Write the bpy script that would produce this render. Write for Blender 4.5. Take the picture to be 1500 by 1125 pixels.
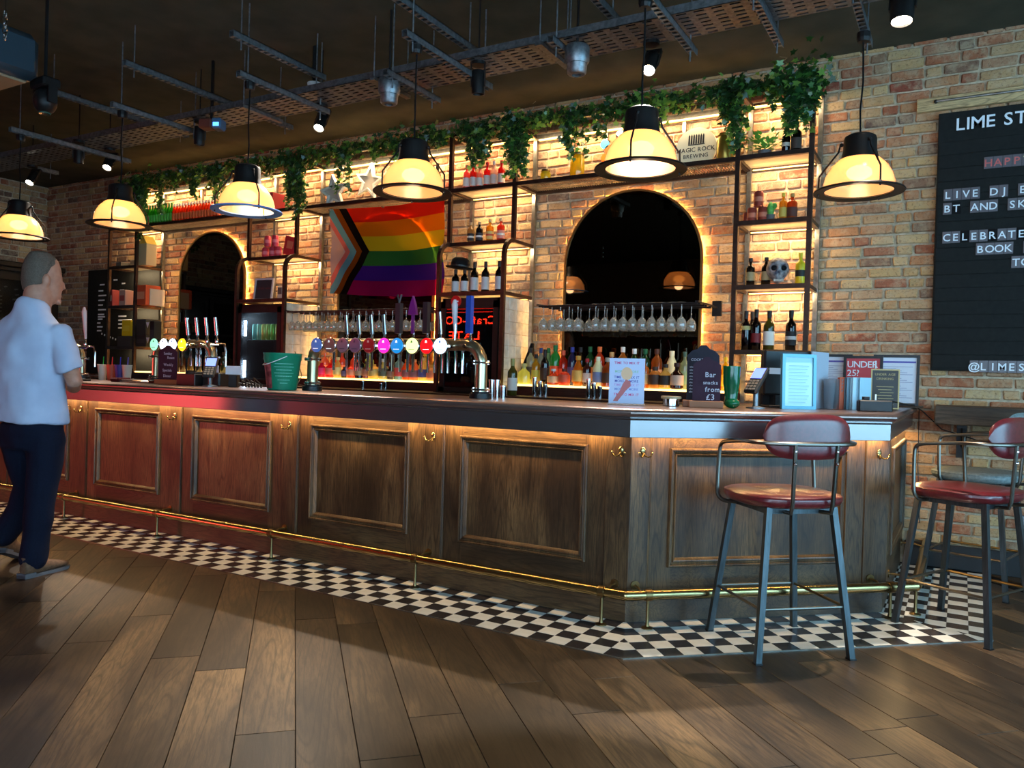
import bpy, bmesh, math, random
from mathutils import Vector, Matrix, Euler
R = random.Random(7)
SC = bpy.context.scene
COL = SC.collection
for _o in list(bpy.data.objects): bpy.data.objects.remove(_o)
pi = math.pi
# ------------------------------------------------------------------ camera, world, exposure, daylight
FPX = 1146.9
YAW, PITCH, ROLL = math.radians(29.948), math.radians(-0.537), math.radians(1.6705)
CAMZ = 1.25
_fw = Vector((-math.sin(YAW)*math.cos(PITCH), math.cos(YAW)*math.cos(PITCH), math.sin(PITCH)))
_r = Vector((math.cos(YAW), math.sin(YAW), 0)); _u = _r.cross(_fw)
_r2 = _r*math.cos(ROLL)+_u*math.sin(ROLL); _u2 = -_r*math.sin(ROLL)+_u*math.cos(ROLL)
cam = bpy.data.cameras.new('camera'); camo = bpy.data.objects.new('camera', cam); COL.objects.link(camo)
cam.sensor_width = 36; cam.lens = FPX/1500*36; cam.clip_start = .05
camo.matrix_world = Matrix(((_r2.x,_u2.x,-_fw.x,0),(_r2.y,_u2.y,-_fw.y,0),(_r2.z,_u2.z,-_fw.z,CAMZ),(0,0,0,1)))
SC.camera = camo
def at(px, py, Y):            # the point of the plane y = Y seen at a place of the 1500x1125 photograph
    d = _fw + _r2*((px-750)/FPX) - _u2*((py-562.5)/FPX)
    return Vector((0,0,CAMZ)) + d*(Y/d.y)
world = bpy.data.worlds.new('daylight'); SC.world = world; world.use_nodes = True
bg = world.node_tree.nodes['Background']; bg.inputs[0].default_value = (.50,.76,1,1); bg.inputs[1].default_value = 3.2
SC.view_settings.view_transform = 'Standard'; SC.view_settings.look = 'None'
SC.view_settings.exposure = 0.55; SC.view_settings.gamma = 1; SC.view_settings.use_curve_mapping = False
SC.cycles.max_bounces = 8; SC.cycles.diffuse_bounces = 4; SC.cycles.transparent_max_bounces = 24
SC.cycles.sample_clamp_indirect = 4; SC.cycles.caustics_reflective = False; SC.cycles.caustics_refractive = False
SC.cycles.use_denoising = True
def area(name, loc, size, power, col, direction=(0,0,-1), up=None, spread=180):
    l = bpy.data.lights.new(name, 'AREA'); l.shape = 'RECTANGLE'; l.size, l.size_y = size
    l.energy = power; l.color = col; l.spread = math.radians(spread)
    o = bpy.data.objects.new(name, l); COL.objects.link(o)
    z = -Vector(direction).normalized(); x = Vector(up if up else (1,0,0)); x = (x - z*x.dot(z)).normalized(); y = z.cross(x)
    o.matrix_world = Matrix(((x.x,y.x,z.x,loc[0]),(x.y,y.y,z.y,loc[1]),(x.z,y.z,z.z,loc[2]),(0,0,0,1)))
    return o
def spot(name, loc, target, power, col, ang=50, blend=.6, r=.03):
    l = bpy.data.lights.new(name, 'SPOT'); l.energy = power; l.color = col; l.spot_size = math.radians(ang); l.spot_blend = blend; l.shadow_soft_size = r
    o = bpy.data.objects.new(name, l); COL.objects.link(o); o.location = loc
    o.rotation_euler = (Vector(target)-Vector(loc)).to_track_quat('-Z','Y').to_euler()
    return o
WALLY, WALLX, CEIL = 6.287, -11.26, 3.72
FRONTY, RIGHTX = -3.0, 4.7
# daylight entering by the shop windows (sky portals in the openings)
area('sky_light_right', (RIGHTX-.12, 1.6, 1.7), (7.2, 2.7), 200, (.25,.68,1), (-1,0,0), (0,1,0))
area('sky_light_front', (1.4, FRONTY+.12, 1.7), (5.6, 2.7), 130, (.58,.78,1), (0,1,0), (1,0,0))
# ------------------------------------------------------------------ materials
def srgb(*c):
    f = lambda v: (v/255/12.92) if v/255 <= .04045 else ((v/255+.055)/1.055)**2.4
    return tuple(f(v) for v in c[:3])+(1,)
MATS = {}
def mat(name, col=(128,128,128), rough=.5, metal=0, spec=.5, emit=None, es=0, trans=0, alpha=1, coat=0, ior=1.45, sheen=0):
    if name in MATS: return MATS[name]
    m = bpy.data.materials.new(name); m.use_nodes = True; b = m.node_tree.nodes['Principled BSDF']
    b.inputs['Base Color'].default_value = srgb(*col); b.inputs['Roughness'].default_value = rough; b.inputs['Metallic'].default_value = metal
    b.inputs['Specular IOR Level'].default_value = spec; b.inputs['Transmission Weight'].default_value = trans; b.inputs['IOR'].default_value = ior
    b.inputs['Coat Weight'].default_value = coat; b.inputs['Coat Roughness'].default_value = .15; b.inputs['Sheen Weight'].default_value = sheen
    if emit: b.inputs['Emission Color'].default_value = srgb(*emit); b.inputs['Emission Strength'].default_value = es
    MATS[name] = m; return m
class NT:
    def __init__(s, m): s.m = m; s.t = m.node_tree; s.b = m.node_tree.nodes.get('Principled BSDF'); s.out = m.node_tree.nodes['Material Output']
    def n(s, typ, **k):
        n = s.t.nodes.new(typ)
        for a, v in k.items():
            if a.startswith('i_'):
                key = a[2:]; key = int(key) if key.isdigit() else key.replace('_', ' ')
                n.inputs[key].default_value = v
            else: setattr(n, a, v)
        return n
    def l(s, a, b): s.t.links.new(a, b)
    def math(s, op, a, b=None, c=None):
        n = s.t.nodes.new('ShaderNodeMath'); n.operation = op
        for i, v in enumerate((a, b, c)):
            if v is None: continue
            if isinstance(v, (int, float)): n.inputs[i].default_value = v
            else: s.l(v, n.inputs[i])
        return n.outputs[0]
    def mix(s, fac, a, b, mode='MIX'):
        n = s.t.nodes.new('ShaderNodeMix'); n.data_type = 'RGBA'; n.blend_type = mode
        for i, v in ((0, fac), (6, a), (7, b)):
            if hasattr(v, 'is_linked') or hasattr(v, 'links'): s.l(v, n.inputs[i])
            else: n.inputs[i].default_value = v
        return n.outputs[2]
    def ramp(s, fac, stops, interp='LINEAR'):
        n = s.t.nodes.new('ShaderNodeValToRGB'); r = n.color_ramp; r.interpolation = interp
        while len(r.elements) < len(stops): r.elements.new(1)
        for e, (p, c) in zip(r.elements, stops): e.position = p; e.color = srgb(*c)
        s.l(fac, n.inputs[0]); return n.outputs[0]
    def bump(s, h, strength=.3, dist=.01):
        n = s.n('ShaderNodeBump', i_Strength=strength, i_Distance=dist); s.l(h, n.inputs['Height']); s.l(n.outputs[0], s.b.inputs['Normal'])
def brickmat(name, island):
    m = mat(name, rough=.88, spec=.25); t = NT(m)
    if island: rnd = t.n('ShaderNodeNewGeometry').outputs['Random Per Island']
    else: rnd = t.n('ShaderNodeObjectInfo').outputs['Random']
    co = t.n('ShaderNodeNewGeometry').outputs['Position']
    n1 = t.n('ShaderNodeTexNoise', i_Scale=13.0, i_Detail=7.0, i_Roughness=.7); t.l(co, n1.inputs['Vector'])
    n2 = t.n('ShaderNodeTexNoise', i_Scale=55.0, i_Detail=4.0, i_Roughness=.7); t.l(co, n2.inputs['Vector'])
    base = t.ramp(rnd, [(0,(150,86,62)),(.1,(176,112,78)),(.2,(196,160,110)),(.34,(182,142,100)),(.44,(164,98,72)),(.54,(206,172,122)),(.66,(156,118,90)),(.76,(112,88,76)),(.82,(186,132,92)),(.92,(144,74,56)),(1,(198,166,126))])
    f = t.ramp(n1.outputs[0], [(0,(0,0,0)),(.45,(0,0,0)),(.62,(255,255,255)),(1,(255,255,255))])
    c = t.mix(t.math('MULTIPLY', f, .6), base, srgb(196,168,134))
    f2 = t.ramp(n2.outputs[0], [(0,(255,255,255)),(.36,(255,255,255)),(.46,(0,0,0)),(1,(0,0,0))])
    c = t.mix(t.math('MULTIPLY', f2, .5), c, srgb(96,62,48))
    t.l(c, t.b.inputs['Base Color']); t.bump(n2.outputs[0], .6, .012)
    return m
M_BR1 = brickmat('brick_fired_clay', False); M_BR2 = brickmat('brick_fired_clay_far', True)
def noisemat(name, c1, c2, scale=30, rough=.8, bump=.3, spec=.3, metal=0, stretch=(1,1,1), coord='Object'):
    if name in MATS: return MATS[name]
    m = mat(name, c1, rough, metal, spec); t = NT(m)
    tc = t.n('ShaderNodeTexCoord'); mp = t.n('ShaderNodeMapping'); mp.inputs['Scale'].default_value = stretch; t.l(tc.outputs[coord], mp.inputs[0])
    n = t.n('ShaderNodeTexNoise', i_Scale=scale, i_Detail=5.0); t.l(mp.outputs[0], n.inputs['Vector'])
    t.l(t.ramp(n.outputs[0], [(0,c1),(.35,c1),(.65,c2),(1,c2)]), t.b.inputs['Base Color'])
    if bump: t.bump(n.outputs[0], bump, .005)
    return m
M_MORT = noisemat('mortar', (176,156,130), (204,184,156), 40, .95, .5)
def woodmat(name, dark, mid, light, axis='Z', scale=1.0, rough=.45, coat=0, objrand=0.5, rings=True, spec=.4):
    if name in MATS: return MATS[name]
    m = mat(name, mid, rough, 0, spec, coat=coat); t = NT(m)
    tc = t.n('ShaderNodeTexCoord'); oi = t.n('ShaderNodeObjectInfo')
    off = t.n('ShaderNodeCombineXYZ')
    for i, k in enumerate((37.0, 91.0, 53.0)): t.l(t.math('MULTIPLY', oi.outputs['Random'], k), off.inputs[i])
    add = t.n('ShaderNodeVectorMath', operation='ADD'); t.l(tc.outputs['Object'], add.inputs[0]); t.l(off.outputs[0], add.inputs[1])
    mp = t.n('ShaderNodeMapping'); s = {'X': (.09,1,1), 'Y': (1,.09,1), 'Z': (1,1,.09)}[axis]
    mp.inputs['Scale'].default_value = tuple(v*scale for v in s); t.l(add.outputs[0], mp.inputs[0])
    mp2 = t.n('ShaderNodeMapping'); s2 = {'X': (.3,1,1), 'Y': (1,.3,1), 'Z': (1,1,.3)}[axis]
    mp2.inputs['Scale'].default_value = tuple(v*scale for v in s2); t.l(add.outputs[0], mp2.inputs[0])
    big = t.n('ShaderNodeTexNoise', i_Scale=3.4, i_Detail=3.0, i_Distortion=.6); t.l(mp2.outputs[0], big.inputs['Vector'])
    fine = t.n('ShaderNodeTexNoise', i_Scale=120.0, i_Detail=5.0, i_Roughness=.7); t.l(mp.outputs[0], fine.inputs['Vector'])
    n = t.n('ShaderNodeTexNoise', i_Scale=7.0, i_Detail=1.5, i_Distortion=.3); t.l(mp.outputs[0], n.inputs['Vector'])
    g = t.math('FRACT', t.math('MULTIPLY', n.outputs[0], 15.0))
    g = t.math('ABSOLUTE', t.math('SUBTRACT', g, .5))
    col = t.ramp(big.outputs[0], [(0,dark),(.34,dark),(.55,mid),(.75,light),(1,light)])
    if rings: col = t.mix(t.math('MULTIPLY', t.ramp(g, [(0,(255,255,255)),(.16,(60,60,60)),(.3,(0,0,0)),(1,(0,0,0))]), .55), col, srgb(*[v*.5 for v in dark]))
    col = t.mix(t.math('MULTIPLY', t.ramp(fine.outputs[0], [(0,(255,255,255)),(.42,(255,255,255)),(.56,(0,0,0)),(1,(0,0,0))]), .45), col, srgb(*[v*.55 for v in dark]))
    hsv = t.n('ShaderNodeHueSaturation'); t.l(col, hsv.inputs['Color'])
    t.l(t.math('ADD', t.math('MULTIPLY', oi.outputs['Random'], objrand), 1-objrand/2), hsv.inputs['Value'])
    t.l(hsv.outputs[0], t.b.inputs['Base Color']); t.bump(fine.outputs[0], .12, .003)
    return m
M_PLANK = woodmat('smoked_oak_plank', (44,34,26), (86,66,47), (132,102,68), 'Y', .8, .38, 0, .75, spec=.5)
M_BAR = woodmat('stained_oak', (58,40,25), (94,69,44), (126,96,62), 'Z', 1.3, .42, .15, .12)
M_BARH = woodmat('stained_oak_cross', (54,37,23), (84,61,39), (112,85,55), 'X', 1.3, .42, .15, .12)
M_BATTEN = woodmat('pale_pine', (188,150,100), (212,176,124), (226,192,142), 'X', 1, .55)
M_OLDWOOD = woodmat('weathered_board', (70,54,42), (98,78,62), (120,98,78), 'X', 1, .7)
M_DKWOOD = woodmat('ebonised_wood', (26,20,17), (38,29,24), (50,39,32), 'Z', 1, .45)
M_REDWOOD = woodmat('mahogany_backbar', (44,20,15), (62,30,22), (78,40,28), 'X', 1, .4)
M_TW = noisemat('tile_white', (226,222,210), (236,232,222), 12, .22, .03, .5)
M_TB = noisemat('tile_black', (40,38,42), (52,49,52), 12, .25, .03, .5)
M_ZEL = noisemat('glazed_cream_tile', (196,188,170), (222,214,196), 14, .12, .3, .6)
M_CEIL = noisemat('ceiling_black_paint', (66,67,56), (80,79,66), 4, .85, .1, .2)
M_WALLDK = noisemat('brown_plaster', (116,84,64), (134,98,76), 6, .9, .1)
M_SKIRT = mat('black_skirting', (34,33,34), .6)
M_FRAME = noisemat('bronzed_steel', (58,44,38), (74,56,48), 20, .38, .0, .5, .75)
M_STEEL = noisemat('raw_steel', (128,124,118), (156,152,144), 25, .32, .0, .5, .9)
M_STOOLM = noisemat('brushed_gunmetal', (68,74,76), (88,94,98), 60, .42, .0, .5, .85, (1,1,.1))
M_STOOLT = mat('gunmetal_tube', (104,98,90), .3, .95)
M_BRASS = mat('aged_brass', (168,146,100), .24, 1)
M_BRASSD = mat('dull_brass', (120,100,66), .35, 1)
M_CHROME = mat('chrome', (214,214,216), .09, 1)
M_GALV = noisemat('galvanised_steel', (104,108,112), (134,138,142), 40, .42, 0, .5, .8)
M_BLACK = mat('black_plastic', (20,20,22), .42)
M_BLACKM = mat('black_metal', (34,32,32), .45, .6)
M_MATTE = mat('matte_black', (16,15,16), .8, spec=.2)
M_WHITE = mat('white_plastic', (228,228,224), .45)
M_PAPER = mat('paper', (226,228,236), .6)
M_TOP = noisemat('bar_top_bronze', (136,112,106), (148,124,116), 5, .3, .0, .5, .85)
M_FASC = mat('fascia_bronze', (130,122,122), .26, .85)
M_LEATH = noisemat('oxblood_leather', (92,20,26), (110,28,34), 60, .33, .10, .7); M_LEATH.node_tree.nodes['Principled BSDF'].inputs['Coat Weight'].default_value = .5; M_LEATH.node_tree.nodes['Principled BSDF'].inputs['Coat Roughness'].default_value = .22
M_LEATHD = noisemat('oxblood_leather_dark', (78,18,24), (96,24,30), 60, .35, .12, .5)
M_GREYSEAT = noisemat('grey_leather', (112,122,122), (136,146,144), 60, .5, .12)
M_LETTER = mat('letter_white', (232,236,240), .5)
M_BOARD = noisemat('felt_board', (22,23,22), (28,29,27), 30, .75, .1, .25)
M_CHALK = noisemat('chalkboard', (26,24,34), (38,34,46), 10, .7, .0)
M_CHALKM = noisemat('chalkboard_maroon', (44,22,38), (56,30,46), 10, .7, .0)
M_LED = mat('led_warm', (255,220,150), .5, emit=(255,190,96), es=2.2)
M_LEDW = mat('led_cold', (230,240,255), .5, emit=(200,225,255), es=22)
M_NEON = mat('neon_red', (255,60,30), .5, emit=(255,46,22), es=26)
M_BULB = mat('bulb_glow', (255,230,180), .5, emit=(255,196,120), es=24)
M_SPOTL = mat('spot_lens', (255,244,220), .5, emit=(255,240,214), es=40)
def glassy(name, col, clear=.55, body=.3, rough=.04, tcol=None):
    """cheap coloured glass: transparent + a little body colour + a glossy skin"""
    if name in MATS: return MATS[name]
    m = bpy.data.materials.new(name); m.use_nodes = True; t = m.node_tree; t.nodes.clear()
    out = t.nodes.new('ShaderNodeOutputMaterial'); tr = t.nodes.new('ShaderNodeBsdfTransparent'); df = t.nodes.new('ShaderNodeBsdfTranslucent'); d2 = t.nodes.new('ShaderNodeBsdfDiffuse')
    gl = t.nodes.new('ShaderNodeBsdfGlossy'); gl.inputs['Roughness'].default_value = rough; gl.inputs['Color'].default_value = (1,1,1,1)
    fr = t.nodes.new('ShaderNodeFresnel'); ge = t.nodes.new('ShaderNodeNewGeometry'); ma = t.nodes.new('ShaderNodeMath'); ma.operation = 'MULTIPLY_ADD'; ma.inputs[1].default_value = -.8333; ma.inputs[2].default_value = 1.5; t.links.new(ge.outputs['Backfacing'], ma.inputs[0]); t.links.new(ma.outputs[0], fr.inputs[0])
    m1 = t.nodes.new('ShaderNodeMixShader'); m2 = t.nodes.new('ShaderNodeMixShader'); m3 = t.nodes.new('ShaderNodeMixShader')
    c = srgb(*col); tr.inputs[0].default_value = srgb(*(tcol or col)); df.inputs[0].default_value = c; d2.inputs[0].default_value = c
    m3.inputs[0].default_value = .4; t.links.new(df.outputs[0], m3.inputs[1]); t.links.new(d2.outputs[0], m3.inputs[2])
    m1.inputs[0].default_value = 1-clear; t.links.new(tr.outputs[0], m1.inputs[1]); t.links.new(m3.outputs[0], m1.inputs[2])
    t.links.new(fr.outputs[0], m2.inputs[0]); t.links.new(m1.outputs[0], m2.inputs[1]); t.links.new(gl.outputs[0], m2.inputs[2]); t.links.new(m2.outputs[0], out.inputs[0])
    m.diffuse_color = c; MATS[name] = m; return m
M_GLASS = glassy('clear_glass', (236,240,240), .76, 0, .02)
M_PANE = glassy('window_pane', (240,246,248), .97, 0, .01)
M_SHADE = glassy('opal_ribbed_glass', (246,196,152), .12, 0, .2, (255,214,170))
M_SHELFG = glassy('frosted_shelf', (236,226,204), .25, 0, .2)
def mirrormat():
    m = mat('bronze_mirror', (70,62,52), .02, 1); return m
M_MIRROR = mirrormat()
M_DGLASS = mat('dark_fridge_glass', (6,6,8), .03, 0, .9, coat=1)
# ------------------------------------------------------------------ geometry helpers
class MB:
    def __init__(s): s.v = []; s.f = []; s.mi = []; s.T = Matrix.Identity(4); s.cur = 0
    def _a(s, vs, fs):
        o = len(s.v); s.v += [s.T @ Vector(v) for v in vs]
        for f in fs: s.f.append([i+o for i in f]); s.mi.append(s.cur)
        return s
    def box(s, x0, x1, y0, y1, z0, z1):
        return s._a([(x,y,z) for x in (x0,x1) for y in (y0,y1) for z in (z0,z1)], [(0,1,3,2),(4,6,7,5),(0,4,5,1),(2,3,7,6),(0,2,6,4),(1,5,7,3)])
    def cbox(s, x0, x1, y0, y1, z0, z1, b=.003, jit=0):
        lo = (x0,y0,z0); hi = (x1,y1,z1); vs = []; idx = {}
        for i in (0,1):
            for j in (0,1):
                for k in (0,1):
                    c = [hi[a] if q else lo[a] for a, q in enumerate((i,j,k))]; sg = [(-1 if q else 1) for q in (i,j,k)]
                    jj = [R.uniform(-jit,jit) for _ in range(3)] if jit else (0,0,0)
                    for ax in range(3):
                        p = [c[a]+jj[a]+(0 if a == ax else sg[a]*b) for a in range(3)]
                        idx[(i,j,k,ax)] = len(vs); vs.append(p)
        fs = []
        for ax in range(3):
            o1, o2 = [a for a in range(3) if a != ax]
            for q in (0,1):
                f = []
                for (u,w) in ((0,0),(1,0),(1,1),(0,1)):
                    k = [0,0,0]; k[ax] = q; k[o1] = u; k[o2] = w; f.append(idx[(*k,ax)])
                fs.append(f)
            for (u,w) in ((0,0),(1,0),(1,1),(0,1)):   # edge along ax between faces o1 and o2
                k0 = [0,0,0]; k0[o1] = u; k0[o2] = w; k1 = list(k0); k1[ax] = 1
                fs.append([idx[(*k0,o1)], idx[(*k0,o2)], idx[(*k1,o2)], idx[(*k1,o1)]])
        for i in (0,1):
            for j in (0,1):
                for k in (0,1): fs.append([idx[(i,j,k,a)] for a in range(3)])
        return s._a(vs, fs)
    def tube(s, pts, r, n=8, caps=True, closed=False, flat=None):
        pts = [Vector(p) for p in pts]; N = len(pts); rs = r if isinstance(r, (list,tuple)) else [r]*N
        tang = []
        for i in range(N):
            a = pts[(i-1)%N] if (closed or i > 0) else pts[i]; b = pts[(i+1)%N] if (closed or i < N-1) else pts[i]
            tang.append((b-a).normalized())
        up = Vector((0,0,1)) if abs(tang[0].z) < .9 else Vector((1,0,0))
        x = tang[0].cross(up).normalized(); vs = []
        for i in range(N):
            x = (x - tang[i]*x.dot(tang[i])).normalized(); y = tang[i].cross(x)
            for k in range(n):
                a = 2*pi*k/n + (pi/4 if n == 4 else 0); ra = rs[i]; rb = ra if flat is None else ra*flat
                vs.append(pts[i]+x*ra*math.cos(a)+y*rb*math.sin(a))
        fs = []
        for i in range(N if closed else N-1):
            j = (i+1)%N
            for k in range(n): fs.append([i*n+k, i*n+(k+1)%n, j*n+(k+1)%n, j*n+k])
        if caps and not closed: fs.append(list(range(n))[::-1]); fs.append([(N-1)*n+k for k in range(n)])
        return s._a(vs, fs)
    def lathe(s, prof, n=16, cap=True, c=(0,0,0), sx=1, sy=1):
        vs = []; fs = []
        for (r, z) in prof:
            for k in range(n): a = 2*pi*(k+.5)/n; vs.append((c[0]+r*math.cos(a)*sx, c[1]+r*math.sin(a)*sy, c[2]+z))
        for i in range(len(prof)-1):
            for k in range(n): fs.append([i*n+k, i*n+(k+1)%n, (i+1)*n+(k+1)%n, (i+1)*n+k])
        if cap:
            if prof[0][0] > 1e-6: fs.append(list(range(n))[::-1])
            if prof[-1][0] > 1e-6: fs.append([(len(prof)-1)*n+k for k in range(n)])
        return s._a(vs, fs)
    def prism(s, poly, z0, z1):
        n = len(poly); vs = [(x,y,z0) for x,y in poly]+[(x,y,z1) for x,y in poly]
        return s._a(vs, [list(range(n))[::-1], list(range(n,2*n))]+[[i,(i+1)%n,n+(i+1)%n,n+i] for i in range(n)])
    def sphere(s, c, r, n=12, m=8, sc=(1,1,1)):
        prof = [(r*math.sin(pi*i/m), -r*math.cos(pi*i/m)) for i in range(m+1)]
        vs = []; fs = []
        for (q, z) in prof:
            for k in range(n): a = 2*pi*k/n; vs.append((c[0]+q*math.cos(a)*sc[0], c[1]+q*math.sin(a)*sc[1], c[2]+z*sc[2]))
        for i in range(m):
            for k in range(n): fs.append([i*n+k, i*n+(k+1)%n, (i+1)*n+(k+1)%n, (i+1)*n+k])
        return s._a(vs, fs)
    def quad(s, a, b, c, d): return s._a([a,b,c,d], [(0,1,2,3)])
    def extr(s, prof, path, closed=False):
        """sweep a closed (out, z) profile along a horizontal path given as [(point, mitre outward vector)]"""
        n = len(prof); vs = []
        for (p, o) in path:
            for (q, z) in prof: vs.append((p[0]+o[0]*q, p[1]+o[1]*q, z))
        fs = []
        for i in range(len(path)-1):
            for k in range(n): fs.append([i*n+k, i*n+(k+1)%n, (i+1)*n+(k+1)%n, (i+1)*n+k])
        fs.append(list(range(n))[::-1]); fs.append([(len(path)-1)*n+k for k in range(n)])
        return s._a(vs, fs)
    def mesh(s, name, mats, smooth=False, recalc=True):
        me = bpy.data.meshes.new(name); me.from_pydata([tuple(v) for v in s.v], [], s.f)
        if not isinstance(mats, (list,tuple)): mats = [mats]
        for m in mats: me.materials.append(m)
        if len(mats) > 1: me.polygons.foreach_set('material_index', s.mi)
        if recalc or smooth:
            bm = bmesh.new(); bm.from_mesh(me)
            if smooth: bmesh.ops.remove_doubles(bm, verts=bm.verts, dist=1e-5)
            if recalc: bmesh.ops.recalc_face_normals(bm, faces=bm.faces)
            if smooth:
                for f in bm.faces: f.smooth = True
                for e in bm.edges:
                    if len(e.link_faces) == 2 and e.calc_face_angle(0) > math.radians(38): e.smooth = False
            bm.to_mesh(me); bm.free()
        me.update(); return me
    def build(s, name, mats, parent=None, smooth=False, recalc=True):
        """children get their vertices relative to the (unrotated) parent chain"""
        if parent is not None:
            off = wloc(parent)
            if off.length > 0: s.v = [v-off for v in s.v]
        return link(name, s.mesh(name, mats, smooth, recalc), parent)
    def local(s, name, mats, parent=None, smooth=False, recalc=True):
        return link(name, s.mesh(name, mats, smooth, recalc), parent)
def wloc(o):
    v = Vector((0,0,0))
    while o is not None: v = v+o.location; o = o.parent
    return v
def link(name, me, parent=None, loc=None):
    o = bpy.data.objects.new(name, me); COL.objects.link(o)
    if parent is not None: o.parent = parent
    if loc is not None: o.location = loc
    return o
def tag(o, label=None, cat=None, group=None, kind=None):
    if label: o['label'] = label
    if cat: o['category'] = cat
    if group: o['group'] = group
    if kind: o['kind'] = kind
    return o
def thing(name, loc, label, cat, group=None, rz=0):
    o = bpy.data.objects.new(name, None); COL.objects.link(o); o.location = loc; o.rotation_euler = (0,0,rz)
    o.empty_display_size = .05
    return tag(o, label, cat, group)
def copy_tree(o, parent=None):
    c = o.copy(); COL.objects.link(c); c.parent = parent
    for ch in list(o.children): copy_tree(ch, c)
    return c
def frame(p, deg):      # local (s, out, z): s along the face, out towards the customer
    a = math.radians(deg)
    return Matrix(((math.cos(a), math.sin(a), 0, p[0]), (math.sin(a), -math.cos(a), 0, p[1]), (0,0,1,0), (0,0,0,1)))
# ------------------------------------------------------------------ lettering (built-in font turned to flat outlines)
CH = "\u00a3ABCDEFGHIJKLMNOPQRSTUVWXYZ@0123456789?!.,-abcdefghijklmnopqrstuvwxyz"
GL = {}
def _glyphs():
    obs = []
    for c in CH:
        cu = bpy.data.curves.new('g', 'FONT'); cu.body = c; cu.size = 1; cu.resolution_u = 3; cu.offset = .012; cu.fill_mode = 'FRONT'
        o = bpy.data.objects.new('g', cu); COL.objects.link(o); obs.append((c, o, cu))
    dg = bpy.context.evaluated_depsgraph_get()
    for c, o, cu in obs:
        me = bpy.data.meshes.new_from_object(o.evaluated_get(dg))
        vs = [tuple(v.co) for v in me.vertices]; fs = [list(p.vertices) for p in me.polygons]
        x0 = min(v[0] for v in vs); x1 = max(v[0] for v in vs)
        GL[c] = ([(v[0]-x0, v[1]) for v in vs], fs, x1-x0); bpy.data.meshes.remove(me)
    for c, o, cu in obs: bpy.data.objects.remove(o); bpy.data.curves.remove(cu)
_glyphs()
def textw(s, size, gap=.09): return sum((GL[c][2]+gap if c in GL else .34)*size for c in s)
def text(mb, s, o, right, up, size, gap=.09, center=False):
    o = Vector(o); right = Vector(right).normalized(); up = Vector(up).normalized(); x = -textw(s,size,gap)/2 if center else 0
    for c in s:
        if c not in GL: x += .34*size; continue
        vs, fs, w = GL[c]
        mb._a([o+right*(x+a*size)+up*(b*size) for a,b in vs], fs); x += (w+gap)*size
    return mb
# ------------------------------------------------------------------ bar geometry: offset path along the bar front
A0 = Vector((-1.465, 3.77)); ANG = math.radians(42.04); DIR = Vector((math.cos(ANG), math.sin(ANG))); OUT = Vector((math.sin(ANG), -math.cos(ANG)))
LC = (-.345+1.465)/DIR.x; B0 = A0+DIR*LC
XL = -11.2
def corner(d1, d2, d3):
    """corners of the bar outline moved out by d1 (long side), d2 (angled side), d3 (end)"""
    y = 3.77-d1; t = (y-(A0.y+OUT.y*d2))/DIR.y; A = Vector((A0.x+OUT.x*d2+DIR.x*t, y))
    x = -.345+d3; t = (x-(A0.x+OUT.x*d2))/DIR.x; B = Vector((x, A0.y+OUT.y*d2+DIR.y*t))
    return A, B
def outline(d, d3=None, x0=XL, y1=WALLY):
    A, B = corner(d, d, d if d3 is None else d3)
    return [(x0, A.y), tuple(A), tuple(B), (B.x, y1)]
# ================================================================== SETTING
# ---- floor with planks
fl = link('floor', MB().box(-11.6, 5.2, -3.4, 6.6, -.12, -.012).mesh('floor', M_MATTE)); tag(fl, 'dark smoked oak plank floor laid diagonally to the bar', kind='structure')
PD = math.radians(135.5); pd = Vector((math.cos(PD), math.sin(PD))); pn = Vector((pd.y, -pd.x))  # plank run / across
PW = .1985
meshes = {}
def plank_mesh(L):
    if L not in meshes: meshes[L] = MB().cbox(-PW/2+.0011, PW/2-.0011, -L/2+.0011, L/2-.0011, -.014, 0, .0015).mesh('plank', M_PLANK)
    return meshes[L]
base_n = Vector((-1.115, 1.93)).dot(pn)
anchor = Vector((-.64, 2.07))     # a joint seen at the bottom of the photograph
tA, tB = corner(.474, .474, .508)
def inview(c, L):
    for q in (-.5, -.25, 0, .25, .5):
        p = c+pd*(L*q); d = Vector((p.x, p.y, -CAMZ)); z = d.dot(_fw)
        if z > .6:
            x = 750+FPX*d.dot(_r2)/z; y = 562.5-FPX*d.dot(_u2)/z
            if -330 < x < 1830 and y < 1500: return True
    return False
np_ = 0; far = MB()
from math import floor as _fl
for k in range(-60, 60):
    n0 = anchor.dot(pn) + (k+.5)*PW; s = -14+R.uniform(0, 1.5)
    while s < 16:
        L = R.choice([.6, 1.0, 1.4, 1.8, 1.8, 2.2]); c = pn*n0+pd*(s+L/2); s += L
        if not (-11.0 < c.x < 4.4 and -2.6 < c.y < 6.4): continue
        e0 = c-pd*(L/2); e1 = c+pd*(L/2)
        if min(e0.y,e1.y) > 3.9 and max(e0.x,e1.x) < -1.6: continue              # wholly behind the bar
        if min(e0.y,e1.y) > 5.0 and max(e0.x,e1.x) < -.6: continue
        if inview(c, L) and np_ < 300 and (c.x > -9):
            o = link('plank', plank_mesh(L), fl, (c.x, c.y, 0)); o.rotation_euler = (0,0,PD-pi/2); np_ += 1
        else:
            far.T = Matrix.Translation((c.x,c.y,0)) @ Matrix.Rotation(PD-pi/2,4,'Z'); far.cbox(-PW/2+.001, PW/2-.001, -L/2+.001, L/2-.001, -.014, 0, .0015)
if far.v: tag(far.build('planks', M_PLANK, fl), kind='stuff')
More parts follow.
